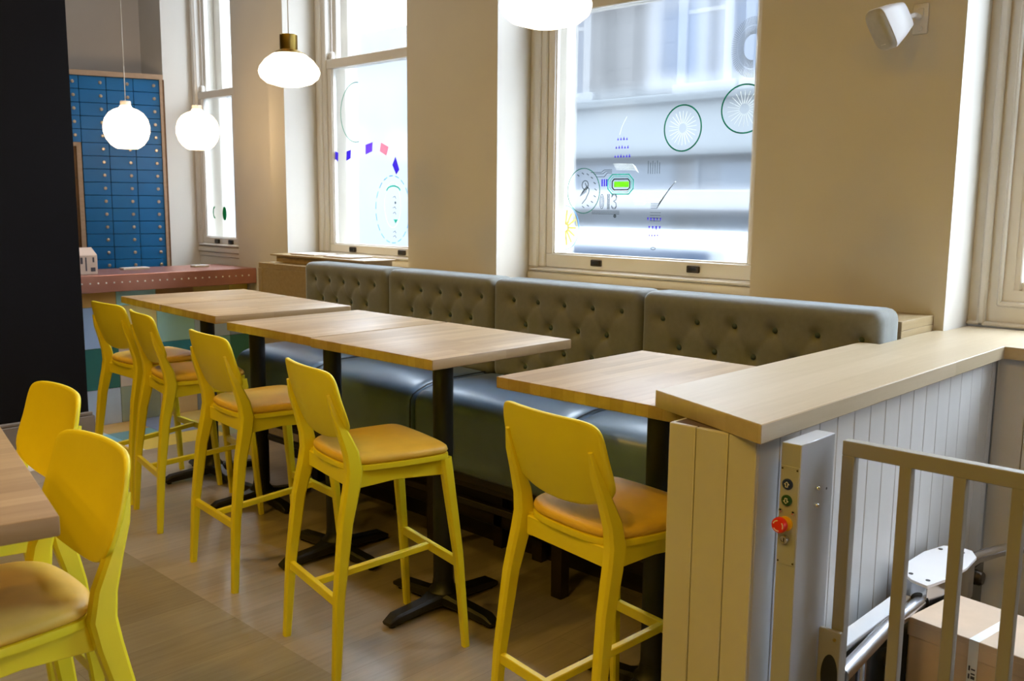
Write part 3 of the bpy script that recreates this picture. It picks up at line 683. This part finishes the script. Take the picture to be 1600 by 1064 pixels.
# ================================================================ BAR STOOLS
def make_stool(label, group):
    t = thing('bar_stool', label, 'bar stool', group=group)
    o = lambda b, n, m, **k: b.obj(n, m, t, world=False, **k)
    # seat outline
    def outline(s=1.0, off=0):
        pts = [(.222, 0), (.218, .13), (.205, .195), (.165, .212), (.05, .212), (-.08, .198), (-.135, .178), (-.172, .12), (-.182, 0), (-.172, -.12), (-.135, -.178), (-.08, -.198), (.05, -.212), (.165, -.212), (.205, -.195), (.218, -.13)]
        return [Vector((x*s+.02*(1-s), y*s)) for x, y in [tuple(p) for p in smooth_closed(pts, 4)]]
    def loft(rings, cap=True):
        b = B(); bm = bmesh.new(); R = []
        for s, z in rings: R.append([bm.verts.new((p.x, p.y, z)) for p in outline(s)])
        n = len(R[0])
        for A, C2 in zip(R, R[1:]):
            for k in range(n): bm.faces.new((A[k], A[(k+1) % n], C2[(k+1) % n], C2[k]))
        bm.faces.new(R[0][::-1]); bm.faces.new(R[-1]); bmesh.ops.recalc_face_normals(bm, faces=bm.faces); b._add(bm); return b
    o(loft([(.94, .738), (.985, .741), (1.0, .750), (.985, .760), (.95, .766), (.85, .771), (.6, .7745), (.3, .776), (.1, .7765)]), 'seat_pad', 'mustard_vinyl', smooth=60, label='mustard padded seat')
    b = loft([(.97, .716), (1.0, .719), (1.005, .730), (1.0, .7365), (.96, .738)])
    def apron(x0, y0, x1, y1, side):
        b.bar([(x0, y0, .690), (x1, y1, .690)], (0, 0, 1), .056, .022, .1)
    apron(.19, -.19, .19, .19, 0); apron(-.16, -.165, -.16, .165, 0)
    for s in (-1, 1): b.bar([(.195, s*.182, .690), (.0, s*.175, .692), (-.16, s*.168, .690)], (0, 0, 1), [.066, .048, .07], .022, .1)
    o(b, 'seat_frame', 'yellow_lacquer')
    for s in (-1, 1):
        b = B(); b.bar([(.262, s*.225, 0), (.237, s*.211, .36), (.197, s*.187, .718)], (0, 1, 0), [.026, .034, .042], [.026, .034, .042], .2); o(b, 'leg', 'yellow_lacquer', label='front leg')
    for s in (-1, 1):
        path = [(-.252, s*.222, 0), (-.232, s*.212, .30), (-.200, s*.202, .55), (-.172, s*.195, .67), (-.162, s*.192, .73), (-.171, s*.190, .79), (-.200, s*.184, .87), (-.224, s*.178, .93), (-.2405, s*.173, .99)]
        b = B(); b.bar(path, (0, 1, 0), [.026, .032, .037, .040, .040, .038, .034, .028, .012], [.028, .038, .048, .056, .058, .050, .034, .024, .010], .2); o(b, 'leg', 'yellow_lacquer', label='rear leg rising into the back post')
    b = B(); b.bar([(.241, -.205, .322), (.241, .205, .322)], (0, 0, 1), .034, .020, .1); o(b, 'front_rail', 'yellow_lacquer')
    b = B(); b.bar([(-.232, -.205, .280), (-.232, .205, .280)], (0, 0, 1), .032, .020, .1); o(b, 'rear_rail', 'yellow_lacquer')
    b = B(); b.bar([(-.222, 0, .283), (.232, 0, .323)], (0, 1, 0), .024, .024, .1); o(b, 'stretcher', 'yellow_lacquer')
    # backrest: curved moulded panel
    half = [(0, 1.074), (.08, 1.0735), (.150, 1.071), (.188, 1.060), (.205, 1.030), (.212, .97), (.2145, .915), (.205, .877), (.172, .848), (.10, .825), (0, .817)]
    loop = half + [(-y, z) for y, z in half[-2:0:-1]]
    ol = [Vector(p) for p in smooth_closed(loop, 4)]; zc = .945
    def surf(y, z, off):
        x = -.266+(1.063-z)*.30+.85*y*y - .012*math.sin((z-.82)*PI/.25)
        return Vector((x+off, y, z))
    b = B(); bm = bmesh.new(); T = .0075
    seq = [(s, T) for s in (.12, .35, .6, .8, .93, .975)] + [(.995, T*.6), (1.0, 0), (.995, -T*.6)] + [(s, -T) for s in (.975, .93, .8, .6, .35, .12)]
    R = []
    for s, off in seq: R.append([bm.verts.new(surf(p.x*s, zc+(p.y-zc)*s, off)) for p in ol])
    n = len(ol)
    for A, C2 in zip(R, R[1:]):
        for k in range(n): bm.faces.new((A[k], A[(k+1) % n], C2[(k+1) % n], C2[k]))
    bm.faces.new(R[0][::-1]); bm.faces.new(R[-1]); bmesh.ops.recalc_face_normals(bm, faces=bm.faces); b._add(bm)
    o(b, 'backrest', 'yellow_lacquer', smooth=50)
    return t
G1 = 'bar stools along the banquette tables'
proto = make_stool('yellow bar stool nearest the beadboard partition, its seat tucked under the nearest table', G1)
proto.location = (2.088, 1.601, 0); proto.rotation_euler = (0, 0, math.radians(-8.5))
for (x, y, a, lb, g) in ((2.04, 2.649, -11.4, 'yellow bar stool second from the partition, standing clear before the middle tables', G1),
                         (2.175, 3.60, -6.0, 'yellow bar stool third from the partition, at the far half of the middle table pair', G1),
                         (2.30, 4.475, -10.5, 'yellow bar stool fourth from the partition, overlapped by the stool beyond it', G1),
                         (2.362, 5.05, 0.5, 'yellow bar stool farthest from the partition, nearest the tiled bar front', G1),
                         (.615, 2.145, 179, 'large yellow bar stool in the left foreground whose padded seat shows below the cropped table', 'bar stools at the left foreground table'),
                         (.79, 2.84, 177.5, 'yellow bar stool behind the foreground one, against the dark wall side of the cropped table', 'bar stools at the left foreground table')):
    dup(proto, (x, y, 0), math.radians(a), lb, g)

# ================================================================ TABLES
def make_table(name, label, x0, x1, y0, y1, group, cx=None, cy=None, base=True, rz=0, loc=None):
    cx = (x0+x1)/2 if cx is None else cx; cy = (y0+y1)/2 if cy is None else cy
    t = thing(name, label, 'table', (cx, cy, 0), rz, group)
    hx0, hx1, hy0, hy1 = x0-cx, x1-cx, y0-cy, y1-cy
    b = B(); b.box(hx0, hx1, hy0, hy1, 1.058, 1.095, .004, None, None, 2)
    o = b.obj('tabletop', 'table_oak', t, world=False)
    if base:
        b = B(); b.cyl((0, 0, .07), (0, 0, 1.05), .0405, 24); b.box(-.18, .18, -.18, .18, 1.048, 1.058, .003); b.obj('column', 'black_metal', t, world=False)
        b = B(); b.lathe([(.062, .055), (.062, .075), (.045, .095), (.0415, .12)], (0, 0, 0), 24)
        for k in range(4):
            a = k*PI/2; d = Vector((math.cos(a), math.sin(a), 0)); s = Vector((-d.y, d.x, 0))
            b.bar([d*.0+Vector((0, 0, .050)), d*.06+Vector((0, 0, .048)), d*.10+Vector((0, 0, .040)), d*.255+Vector((0, 0, .031)), d*.292+Vector((0, 0, .020))], s, [.10, .085, .062, .060, .046], [.052, .050, .044, .038, .016], .22)
            b.cyl(d*.265, d*.265+Vector((0, 0, .02)), .014, 10)
        b.obj('base', 'black_metal', t, world=False, label='black cast iron cross base')
    return t
GT = 'square oak tables along the banquette'
make_table('bar_table', 'square oak bar table nearest the camera, half hidden by the partition cap', 2.013, 2.765, 1.30, 1.99, GT, 2.443, 1.679)
make_table('bar_table', 'square oak bar table nearer one of the middle pair pushed together', 2.066, 2.79, 2.345, 3.060, GT, 2.425, 2.69)
make_table('bar_table', 'square oak bar table farther one of the middle pair pushed together', 2.080, 2.79, 3.074, 3.716, GT, 2.459, 3.471)
make_table('bar_table', 'square oak bar table nearer one of the farthest pair pushed together', 2.180, 2.910, 3.903, 4.527, GT, 2.634, 4.394, True, math.radians(-4))
make_table('bar_table', 'square oak bar table farthest from the camera, beside the tiled copper bar', 2.222, 2.952, 4.541, 5.072, GT, 2.691, 5.027, True, math.radians(-4))
ta = math.radians(-11.3)
t = make_table('bar_table', 'oak table with thick rounded edge cropped by the left picture border', -.80, 0, 0, .80, None, -.40, .40, True, ta)
q = Matrix.Rotation(ta, 3, 'Z') @ Vector((-.40, .40, 0)); t.location = (.573+q.x, 1.594+q.y, 0)

# ================================================================ PARTITION AND ITS CAP
pt = thing('partition', 'white beadboard half partition at the end of the banquette beside the lift', 'partition', (2.7, 1.14, 0))
b = B(); b.box(1.862, 3.50, 1.022, 1.236, 0, 1.105); b.obj('core', 'groove_dark', pt)
b = B()
xs = [1.850, 1.856] + [1.955+.1*i for i in range(16)] + [3.50]
for x0, x1 in zip(xs[1:], xs[2:]): b.box(x0+.0012, x1-.0012, 1.010, 1.024, 0, 1.105, .0022)
ysb = [1.010, 1.083, 1.170, 1.245]
for y0, y1 in zip(ysb, ysb[1:]): b.box(1.848, 1.863, y0+.0012, y1-.0012, 0, 1.105, .0022)
for i in range(17): b.box(1.856+.1*i, 1.953+.1*i, 1.234, 1.245, 0, 1.105, .002)
b.obj('beadboard', 'beadboard_paint', pt)
b = B(); b.prism([(1.963, 1.367), (1.808, .980), (3.466, .980), (3.452, -1.2), (XG-.036, -1.2), (XG-.036, 1.268), (XP-.004, 1.268), (XP-.004, 1.30), (3.557, 1.306), (3.395, 1.306), (3.395, 1.299), (3.19, 1.299), (3.19, 1.367)], 1.1055, 1.150, .002)
tag(b.obj('counter_cap', 'cap_oak'), 'L shaped pale oak counter cap over the beadboard partition and window ledge', 'countertop')
b = B()
for i in range(22): b.box(3.50, 3.515, 1.008-.1*(i+1)+.0012, 1.008-.1*i-.0012, 0, 1.105, .0022)
b.box(3.512, 3.70, -1.2, 1.0, 0, 1.1)
b.obj('trim_2', 'beadboard_paint', kind='structure')

# ================================================================ PLATFORM LIFT
post = thing('control_post', 'grey aluminium lift control post with coloured buttons beside the partition', 'control post', (1.935, .93, 0))
b = B(); b.box(1.855, 2.018, .908, .954, 0, 1.109, .0015); pb_ = b.obj('post_body', 'aluminium_paint', post)
b = B(); b.box(1.853, 1.8555, .9095, .9525, .835, 1.058, .0005); plate = b.obj('control_plate', 'aluminium_paint', post)
RX = Matrix.Rotation(-PI/2, 4, 'Y')
def onface(b, prof, y, z, x=1.853, n=20, mi=None):
    b.lathe(prof, (x, y, z), n, mi, RX)
for y, z in ((.9485, 1.052), (.9135, 1.052), (.9485, .841), (.9135, .841)):
    b = B(); onface(b, [(.0022, 0), (.0022, .001), (.0001, .0012)], y, z, n=10); b.obj('screw', 'bronze_catch', plate)
for y, z in ((.9475, .957), (.9175, .957)):
    b = B(); onface(b, [(.004, 0), (.004, .004), (.0001, .006)], y, z, n=10); b.obj('screw', 'chrome', plate)
def arrow(b, y, z, sgn, s=.0055, x=1.8478):
    P = [(0, 1.1), (1, .1), (.45, .1), (.45, -1), (-.45, -1), (-.45, .1), (-1, .1), (0, 1.1)]
    q = [(y+a*s, z+sgn*c*s) for a, c in P]
    bb = B(); stroke(bb, q, .0012, 0); bmesh.ops.transform(bb.bm, matrix=Matrix.Translation((x-3.9985, 0, 0)), verts=bb.bm.verts); b._add(bb.bm, 0)
for nm, mt, z, sg in (('up_button', 'blue_button', 1.018, 1), ('down_button', 'green_button', .9815, -1)):
    b = B(); onface(b, [(.0125, 0), (.0125, .002), (.0112, .0025), (.0112, .0045), (.0001, .005)], .9345, z); o = b.obj(nm, mt, post, label='%s push button with a white arrow' % mt.split('_')[0])
    b = B(); arrow(b, .9345, z, sg, x=1.8470); b.obj('arrow', 'paper', o)
b = B(); onface(b, [(.0165, 0), (.0165, .004), (.013, .005), (.0001, .005)], .934, .929); eb = b.obj('emergency_collar', 'yellow_plastic', post)
b = B(); onface(b, [(.0085, .005), (.0085, .016), (.0175, .018), (.0175, .026), (.015, .030), (.0001, .031)], .9375, .930); eb = b.obj('emergency_button', 'red_plastic', post, label='red mushroom emergency stop button')
bb = B(); ring(bb, .9375, .930, .0115, .0115, .0022, n=12, a0=.3, a1=1.5); ring(bb, .9375, .930, .0115, .0115, .0022, n=12, a0=2.4, a1=3.6); ring(bb, .9375, .930, .0115, .0115, .0022, n=12, a0=4.5, a1=5.7); ring(bb, .9375, .930, .003, .003, .004, n=12)
bmesh.ops.transform(bb.bm, matrix=Matrix.Translation((1.8225-3.9985, 0, 0)), verts=bb.bm.verts); bb.obj('arrow_marks', 'paper', eb)
b = B(); onface(b, [(.0105, 0), (.0105, .004), (.0085, .008), (.006, .008), (.006, .006), (.0001, .006)], .9345, .893); ks = b.obj('key_switch', 'steel', post)
b = B(); b.box(1.8462, 1.8475, .9335, .9355, .889, .897); b.obj('keyhole', 'black_plastic', ks)
for x, z in ((1.934, .998), (1.934, .958)):
    b = B(); b.lathe([(.0052, 0), (.0052, .006), (.004, .009), (.0001, .0095)], (x, .908, z), 12, None, Matrix.Rotation(PI/2, 4, 'X')); b.obj('bolt', 'chrome', post)
b = B(); b.lathe([(.003, 0), (.003, .0006), (.0001, .0007)], (1.988, .908, .985), 10, None, Matrix.Rotation(PI/2, 4, 'X')); b.obj('bolt_hole', 'black_plastic', post)

gate = thing('lift_gate', 'grey square-bar metal lift gate at the right picture edge', 'gate', (2.01, .4, 0))
T = .028
b = B(); GX = 2.0; z1 = 1.1
b.box(GX, GX+T, -.30, .882, z1-T-.006, z1, .0015); b.box(GX, GX+T, .882-T, .882, .06, z1-T-.006, .0015); b.box(GX, GX+T, -.30, -.30+T, .06, z1-T-.006, .0015); b.box(GX, GX+T, -.30+T, .882-T, .06, .06+T, .0015)
b.obj('gate_frame', 'gate_paint', gate)
for i in range(9):
    y = .741-.1115*i
    b = B(); b.box(GX+.001, GX+T-.001, y-.0125, y+.0125, .088, z1-T-.004, .0012); b.obj('gate_bar', 'gate_paint', gate)
b = B(); b.box(1.985, 1.9995, .852, .9065, .30, .655, .005, 0, None, 2); b.obj('latch_plate', 'gate_paint', gate)
b = B(); b.lathe([(.02, 0), (.02, .002), (.0001, .002)], (0, 0, 0), 24)
bmesh.ops.transform(b.bm, matrix=Matrix.Translation((1.985, .874, .545)) @ Matrix.Diagonal((1, 1, 2.6, 1)) @ RX, verts=b.bm.verts); b.obj('latch_pocket', 'black_plastic', gate)
b = B(); b.lathe([(.004, 0), (.004, .002), (.0001, .003)], (1.985, .866, .635), 10, None, RX); b.obj('screw', 'brass', gate)

lift = thing('platform_lift', 'wheelchair platform lift with steel handrail and white-topped drive housing behind the gate', 'platform lift', (2.75, .6, 0))
b = B(); b.box(2.06, 3.46, -.35, .96, 0, .05, .004); b.obj('platform', 'black_metal', lift)
b = B(); b.box(2.10, 3.25, .925, .94, .05, 0.495, .002); b.box(2.13, 3.22, .922, .926, .09, 0.460, .001); b.obj('side_panel', 'dark_glass', lift)
b = B(); b.tube([(2.034, .866, .5296), (2.3518, 0.8915, 0.5296), (2.6191, 0.8915, 0.5296)], .019, 16); b.tube([(2.9077, 0.9001, 0.5296), (3.0573, 0.8937, 0.5296), (3.1749, 0.8605, 0.5296), (3.2711, 0.8124, 0.5296), (3.3353, 0.7483, 0.5296), (3.378, 0.6414, 0.5296), (3.3887, 0.0, 0.5296), (3.3887, -0.3207, 0.5296)], .019, 16)
for x, y in ((2.16, 0.8712), (3.388, -.1)): b.cyl((x, y, .05), (x, y, 0.520), .012, 10)
b.obj('handrail', 'steel', lift)
b = B(); b.box(2.10, 2.60, .918, .965, 0.522, 0.534, .002); b.obj('rail_shelf', 'white_plastic', lift)
hp = [(2.587, 0.8755), (2.603, 0.9247), (2.6458, 0.9632), (2.7259, 0.9813), (2.8435, 0.9781), (2.9387, 0.9546), (2.959, 0.9086), (2.9536, 0.8787), (2.9077, 0.852), (2.8008, 0.8445), (2.6939, 0.852)]
b = B(); b.prism(hp, 0.4601, 0.5745, .001); b.obj('drive_housing', 'steel', lift)
cx_, cy_ = 2.769, .909
b = B(); b.prism([(cx_+(x-cx_)*1.02, cy_+(y-cy_)*1.04) for x, y in hp], 0.5745, 0.5835, .001); tp = b.obj('housing_lid', 'white_plastic', lift, label='white flat lid on the housing')
for x, y in [(2.6404, 0.9407), (2.6244, 0.8873), (2.9023, 0.9514), (2.9184, 0.8926)]:
    b = B(); b.cyl((x, y, 0.5835), (x, y, 0.5848), .0065, 12); b.obj('screw', 'black_plastic', tp)
b = B(); b.lathe([(.026, 0), (.026, .003), (.0185, .003)], (0, 0, 0), 20); bmesh.ops.transform(b.bm, matrix=Matrix.Translation((2.594, .894, 0.5296)) @ RX, verts=b.bm.verts); b.obj('rail_gland', 'black_plastic', lift)
for x, z in ((2.46, .40), (3.18, .42)):
    b = B(); b.lathe([(.025, 0), (.025, .012), (.019, .02), (.0001, .021)], (x, .922, z), 20, None, Matrix.Rotation(PI/2, 4, 'X')); b.obj('panel_fixing', 'bronze_catch', lift)
# cardboard box on the platform
bx = thing('cardboard_box', 'brown cardboard box with a white label strip standing on the lift platform', 'box', (2.566, .663, .05), math.radians(-8))
b = B(); b.box(-.123, .123, -.257, .198, 0, .480, .003); b.obj('carton', 'cardboard', bx, world=False)
b = B(); b.box(-.125, .125, -.259, .200, .463, .4805, .002); b.box(-.1255, -.122, -.259, .200, .43, .465, .001); b.obj('lid_flap', 'cardboard', bx, world=False)
b = B(); b.box(-.126, .06, .010, .035, .4804, .4812, 0, 0); b.box(-.1265, -.1254, .010, .035, .29, .4812, 0, 0)
for i in range(9): b.box(-.1272, -.1264, .014, .024, .305+.012*i, .305+.012*i+(.004 if i % 3 else .008), 0, 1)
for i in range(5): b.box(-.1272, -.1264, .027, .031, .31+.022*i, .323+.022*i, 0, 1)
b.obj('address_label', ['paper', 'ink'], bx, world=False, label='white barcode label strip')

# ================================================================ PENDANTS
def cordline(b, x, y, z0, r=.0025): b.cyl((0, 0, z0), (0, 0, CEIL-.03-0), r, 8)
def pendant(name, label, loc, kind, group, power):
    t = thing(name, label, 'lamp', loc, 0, group); z = loc[2]
    b = B()
    if kind == 'dome':
        b.lathe([(.043, .103), (.078, .085), (.118, .055), (.143, .022), (.150, 0), (.148, -.012), (.140, -.032), (.112, -.055), (.056, -.071), (.0001, -.076)], (0, 0, 0), 48)
        b.obj('lamp_shade', 'opal_glass_lit', t, world=False, smooth=80, label='glowing white opal glass shade')
        b = B(); b.lathe([(.0415, .103), (.043, .106), (.043, .174), (.041, .176), (.0001, .176)], (0, 0, 0), 36); b.lathe([(.044, .098), (.080, .084), (.0805, .087), (.045, .103)], (0, 0, 0), 36); b.obj('cap', 'brass', t, world=False, label='brass cylinder cap')
        top = .176
    else:
        b.lathe([(.032, .150), (.042, .132), (.075, .120), (.108, .098), (.135, .060), (.147, .012), (.146, -.025), (.132, -.070), (.105, -.108), (.080, -.127), (.066, -.134), (.0001, -.134)], (0, 0, 0), 48)
        b.obj('lamp_shade', 'opal_globe_lit', t, world=False, smooth=80, label='glowing white opal glass globe')
        b = B(); b.lathe([(.034, .146), (.034, .172), (.030, .176), (.0001, .176)], (0, 0, 0), 28); b.obj('collar', 'white_plastic', t, world=False); top = .176
    b = B(); b.cyl((0, 0, top), (0, 0, CEIL-z-.02), .0028, 8); b.obj('cord', 'cord_white', t, world=False)
    b = B(); b.lathe([(.05, -.028), (.055, -.02), (.055, 0), (.0001, 0)], (0, 0, CEIL-z), 24); b.obj('ceiling_rose', 'white_plastic', t, world=False)
    return t
pendant('pendant_lamp', 'glowing domed pendant lamp with brass cap hanging whole between the first two piers', (2.685, 4.104, 2.251), 'dome', 'domed pendants over the tables', 0)
pendant('pendant_lamp', 'glowing domed pendant lamp cropped by the top picture edge before the large window', (2.338, 2.099, 2.252), 'dome', 'domed pendants over the tables', 0)
pendant('globe_pendant', 'glowing white globe pendant hanging in front of the blue locker doors', (2.839, 6.285, 2.091), 'globe', 'globe pendants over the bar', 0)
pendant('globe_pendant', 'glowing white globe pendant hanging in front of the farthest window', (3.363, 6.312, 2.108), 'globe', 'globe pendants over the bar', 0)
# fill lights added in the ceiling, out of the picture, shaped as round fittings
for i, (x, y) in enumerate(WARM_FILLS+BAR_FILLS):
    cool = i >= len(WARM_FILLS)
    t = thing('ceiling_fill_light', 'round white fill light added in the ceiling over the bar end' if cool else 'round warm fill light added in the ceiling over the room', 'ceiling light', (x, y, CEIL), 0, 'added bar fill lights' if cool else 'added warm fill lights')
    b = B(); b.lathe([(.10, -.004), (.125, -.006), (.125, 0), (.10, 0)], (0, 0, 0), 28); b.obj('trim_ring', 'white_plastic', t, world=False)
    b = B(); b.lathe([(.10, -.003), (.0001, -.003)], (0, 0, 0), 28); b.obj('lens', 'opal_glass_lit' if cool else 'fill_lens_lit', t, world=False)
    l = bpy.data.lights.new('fill_light_beam', 'AREA'); l.shape = 'DISK'; l.size = .2; l.energy = BAR_FILL_W[i-len(WARM_FILLS)] if cool else WARM_FILL_W; l.color = (.92, .96, 1) if cool else (1, .60, .08)
    lo = bpy.data.objects.new('fill_light_beam', l); COL.objects.link(lo); lo.location = (0, 0, -.01); lo.parent = t

# ================================================================ WALL SPEAKER
sp = thing('wall_speaker', 'white wall speaker with grey grille tilted on a bracket high on the pier', 'speaker', (3.70, 1.445, 2.32))
b = B(); b.box(XP-.008, XP, 1.412, 1.470, 2.265, 2.378, .006, None, None, 2); b.box(XP-.014, XP-.006, 1.428, 1.454, 2.325, 2.36, .003); b.obj('wall_plate', 'white_plastic', sp)
b = B(); b.box(XP-.06, XP-.008, 1.435, 1.452, 2.318, 2.338, .004); b.bar([(XP-.06, 1.445, 2.328), (XP-.095, 1.470, 2.312)], (0, 0, 1), .02, .02); b.lathe([(.010, 0), (.010, .008), (.0001, .009)], (XP-.016, 1.437, 2.285), 14, None, RX); b.obj('bracket_arm', 'white_plastic', sp)
fd = Vector((-.72, .44, -.52)).normalized(); sd = fd.cross(Vector((0, 0, 1))).normalized(); ud = sd.cross(fd)
SR = Matrix((sd, ud, fd)).transposed().to_4x4(); SR.translation = Vector((XP-.150, 1.498, 2.288))
def speaker_part(zs, mt, name):
    b = B(); bm = bmesh.new(); R = []
    for z, hw, hh in zs:
        q = [(a*hw*min(1, abs(math.cos(t))**.45*1.0)*(1 if math.cos(t) > 0 else -1)*1.0, hh*abs(math.sin(t))**.45*(1 if math.sin(t) > 0 else -1)) for a, t in ((1, 2*PI*k/32+.001) for k in range(32))]
        R.append([bm.verts.new((x, y, z)) for x, y in q])
    for A, C2 in zip(R, R[1:]):
        for k in range(32): bm.faces.new((A[k], A[(k+1) % 32], C2[(k+1) % 32], C2[k]))
    bm.faces.new(R[0][::-1]); bm.faces.new(R[-1]); bmesh.ops.recalc_face_normals(bm, faces=bm.faces); bmesh.ops.transform(bm, matrix=SR, verts=bm.verts); b._add(bm)
    return b.obj(name, mt, sp, smooth=50)
speaker_part([(-.075, .028, .042), (-.07, .034, .050), (-.02, .046, .068), (.03, .054, .081), (.036, .054, .081)], 'white_plastic', 'housing')
gr = speaker_part([(.034, .052, .079), (.046, .050, .076), (.054, .044, .068), (.058, .030, .048), (.0595, .010, .018)], 'grille_grey', 'grille')
b = B()
for i, w in enumerate((.006, .003, .003, .003)): b.box(-.012+.007*i-w/2, -.012+.007*i+w/2, -.053, -.047, .0545, .0575)
bmesh.ops.transform(b.bm, matrix=SR, verts=b.bm.verts); b.obj('badge', 'paper', gr, label='tiny white badge')

# ================================================================ STREET
b = B(); b.box(XO-.05, 8.0, -14, 32, -.35, -.25); b.box(13.0, 15, -14, 32, -.35, -.25); b.obj('pavement', 'pavement', kind='structure')
b = B(); b.box(-8, XO-.05, -16, -7.35, -.35, -.25); b.obj('pavement', 'pavement', kind='structure')
b = B(); b.box(8.0, 13.0, -14, 32, -.45, -.35); b.obj('street', 'asphalt', kind='structure')
def building(label, x, y0, y1, h, wall, shop=True):
    t = thing('street_building', label, 'building', (x, (y0+y1)/2, -.25))
    b = B(); b.box(x, x+6, y0, y1, -.25, h); b.obj('facade', wall, t)
    if shop:
        b = B(); b.box(x-.25, x, y0+.1, y1-.1, 3.0, 3.75, .02); b.box(x-.35, x, y0, y1, 3.75, 3.9, .02); b.obj('fascia', 'street_white', t)
        y = y0+.5
        while y < y1-2.2:
            b = B(); b.box(x-.03, x+.02, y, y+1.9, .5, 2.9); b.obj('shop_window', 'street_shop', t); y += 2.5
    y = y0+.9
    while y < y1-1.6:
        for z0, z1 in ((4.6, 6.9), (8.0, 10.0)):
            if z1 > h-.5: continue
            b = B(); b.box(x-.12, x, y-.2, y+1.3, z0-.2, z0, .01); b.box(x-.08, x, y-.2, y, z0, z1+.2); b.box(x-.08, x, y+1.1, y+1.3, z0, z1+.2); b.box(x-.08, x, y, y+1.1, z1, z1+.25); b.box(x-.06, x, y, y+1.1, (z0+z1)/2-.04, (z0+z1)/2+.04)
            w = b.obj('window_surround', 'street_white', t)
            b = B(); b.box(x-.04, x+.01, y, y+1.1, z0, z1); b.obj('window_glass', 'street_window', w)
        y += 2.4
    return t
bd = thing('street_building', 'grey stone shop building across the street behind the large frosted window', 'building', (13.6, 5.0, -.25))
b = B(); b.box(13.6, 19, -5, 14.4, -.25, 7.2); b.obj('facade', 'street_stone', bd)
b = B(); b.box(13.35, 13.6, -5, 14.4, 2.42, 3.28, .02); b.box(13.2, 13.6, -5, 14.4, 3.28, 3.42, .02); b.obj('fascia', 'street_fascia', bd)
for y in (-3.0, -.6, 1.8, 4.2, 7.05, 8.3, 11.2):
    b = B(); b.box(13.5, 13.6, y-.17, y, 3.45, 5.9, .01); b.box(13.5, 13.6, y+.70, y+.88, 3.45, 5.9, .01); b.box(13.48, 13.6, y-.25, y+.95, 3.42, 3.6, .01); b.box(13.5, 13.6, y, y+.70, 5.7, 5.9); b.box(13.53, 13.6, y, y+.70, 4.70, 4.77)
    w = b.obj('window_surround', 'street_white', bd)
    b = B(); b.box(13.55, 13.61, y, y+.70, 3.6, 5.7); b.obj('window_glass', 'street_window', w)
for y in (10.0, 13.4, 6.0, 1.0):
    b = B(); b.box(13.4, 13.6, y, y+.55, 3.42, 7.2, .02); b.box(13.3, 13.6, y-.08, y+.63, 3.42, 3.7, .02); b.obj('pilaster', 'street_stone', bd)
for y in (-4.2, -1.6, 1.0, 3.6, 6.2, 8.8, 11.4):
    b = B(); b.box(13.56, 13.62, y, y+2.1, .3, 2.3); b.box(13.52, 13.6, y-.1, y, .1, 2.4); b.obj('shop_window', 'street_shop', bd)
b = B(); b.box(13.2, 13.6, -5, 14.4, 1.52, 1.86, .03); b.obj('awning_rail', 'street_white', bd)
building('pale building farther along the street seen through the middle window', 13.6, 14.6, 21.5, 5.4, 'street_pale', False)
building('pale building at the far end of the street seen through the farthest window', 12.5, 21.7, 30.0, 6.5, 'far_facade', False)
car = thing('parked_car', 'pale parked car blurred behind the frosted large window', 'car', (7.8, 6.0, -.35))
b = B(); b.box(7.0, 8.7, 4.0, 7.9, .55, 1.35, .12, None, None, 3); b.box(6.95, 8.75, 3.3, 7.9, -.10, .75, .15, None, None, 3); b.obj('body', 'car_paint', car)
b = B(); b.box(6.985, 8.715, 4.2, 7.7, .80, 1.25, .05, None, None, 2); b.obj('side_windows', 'street_window', car)
for y in (4.1, 7.1):
    for x in (6.95, 8.55):
        b = B(); b.cyl((x, y, -.03), (x+.2, y, -.03), .32, 24); b.obj('wheel', 'black_plastic', car)
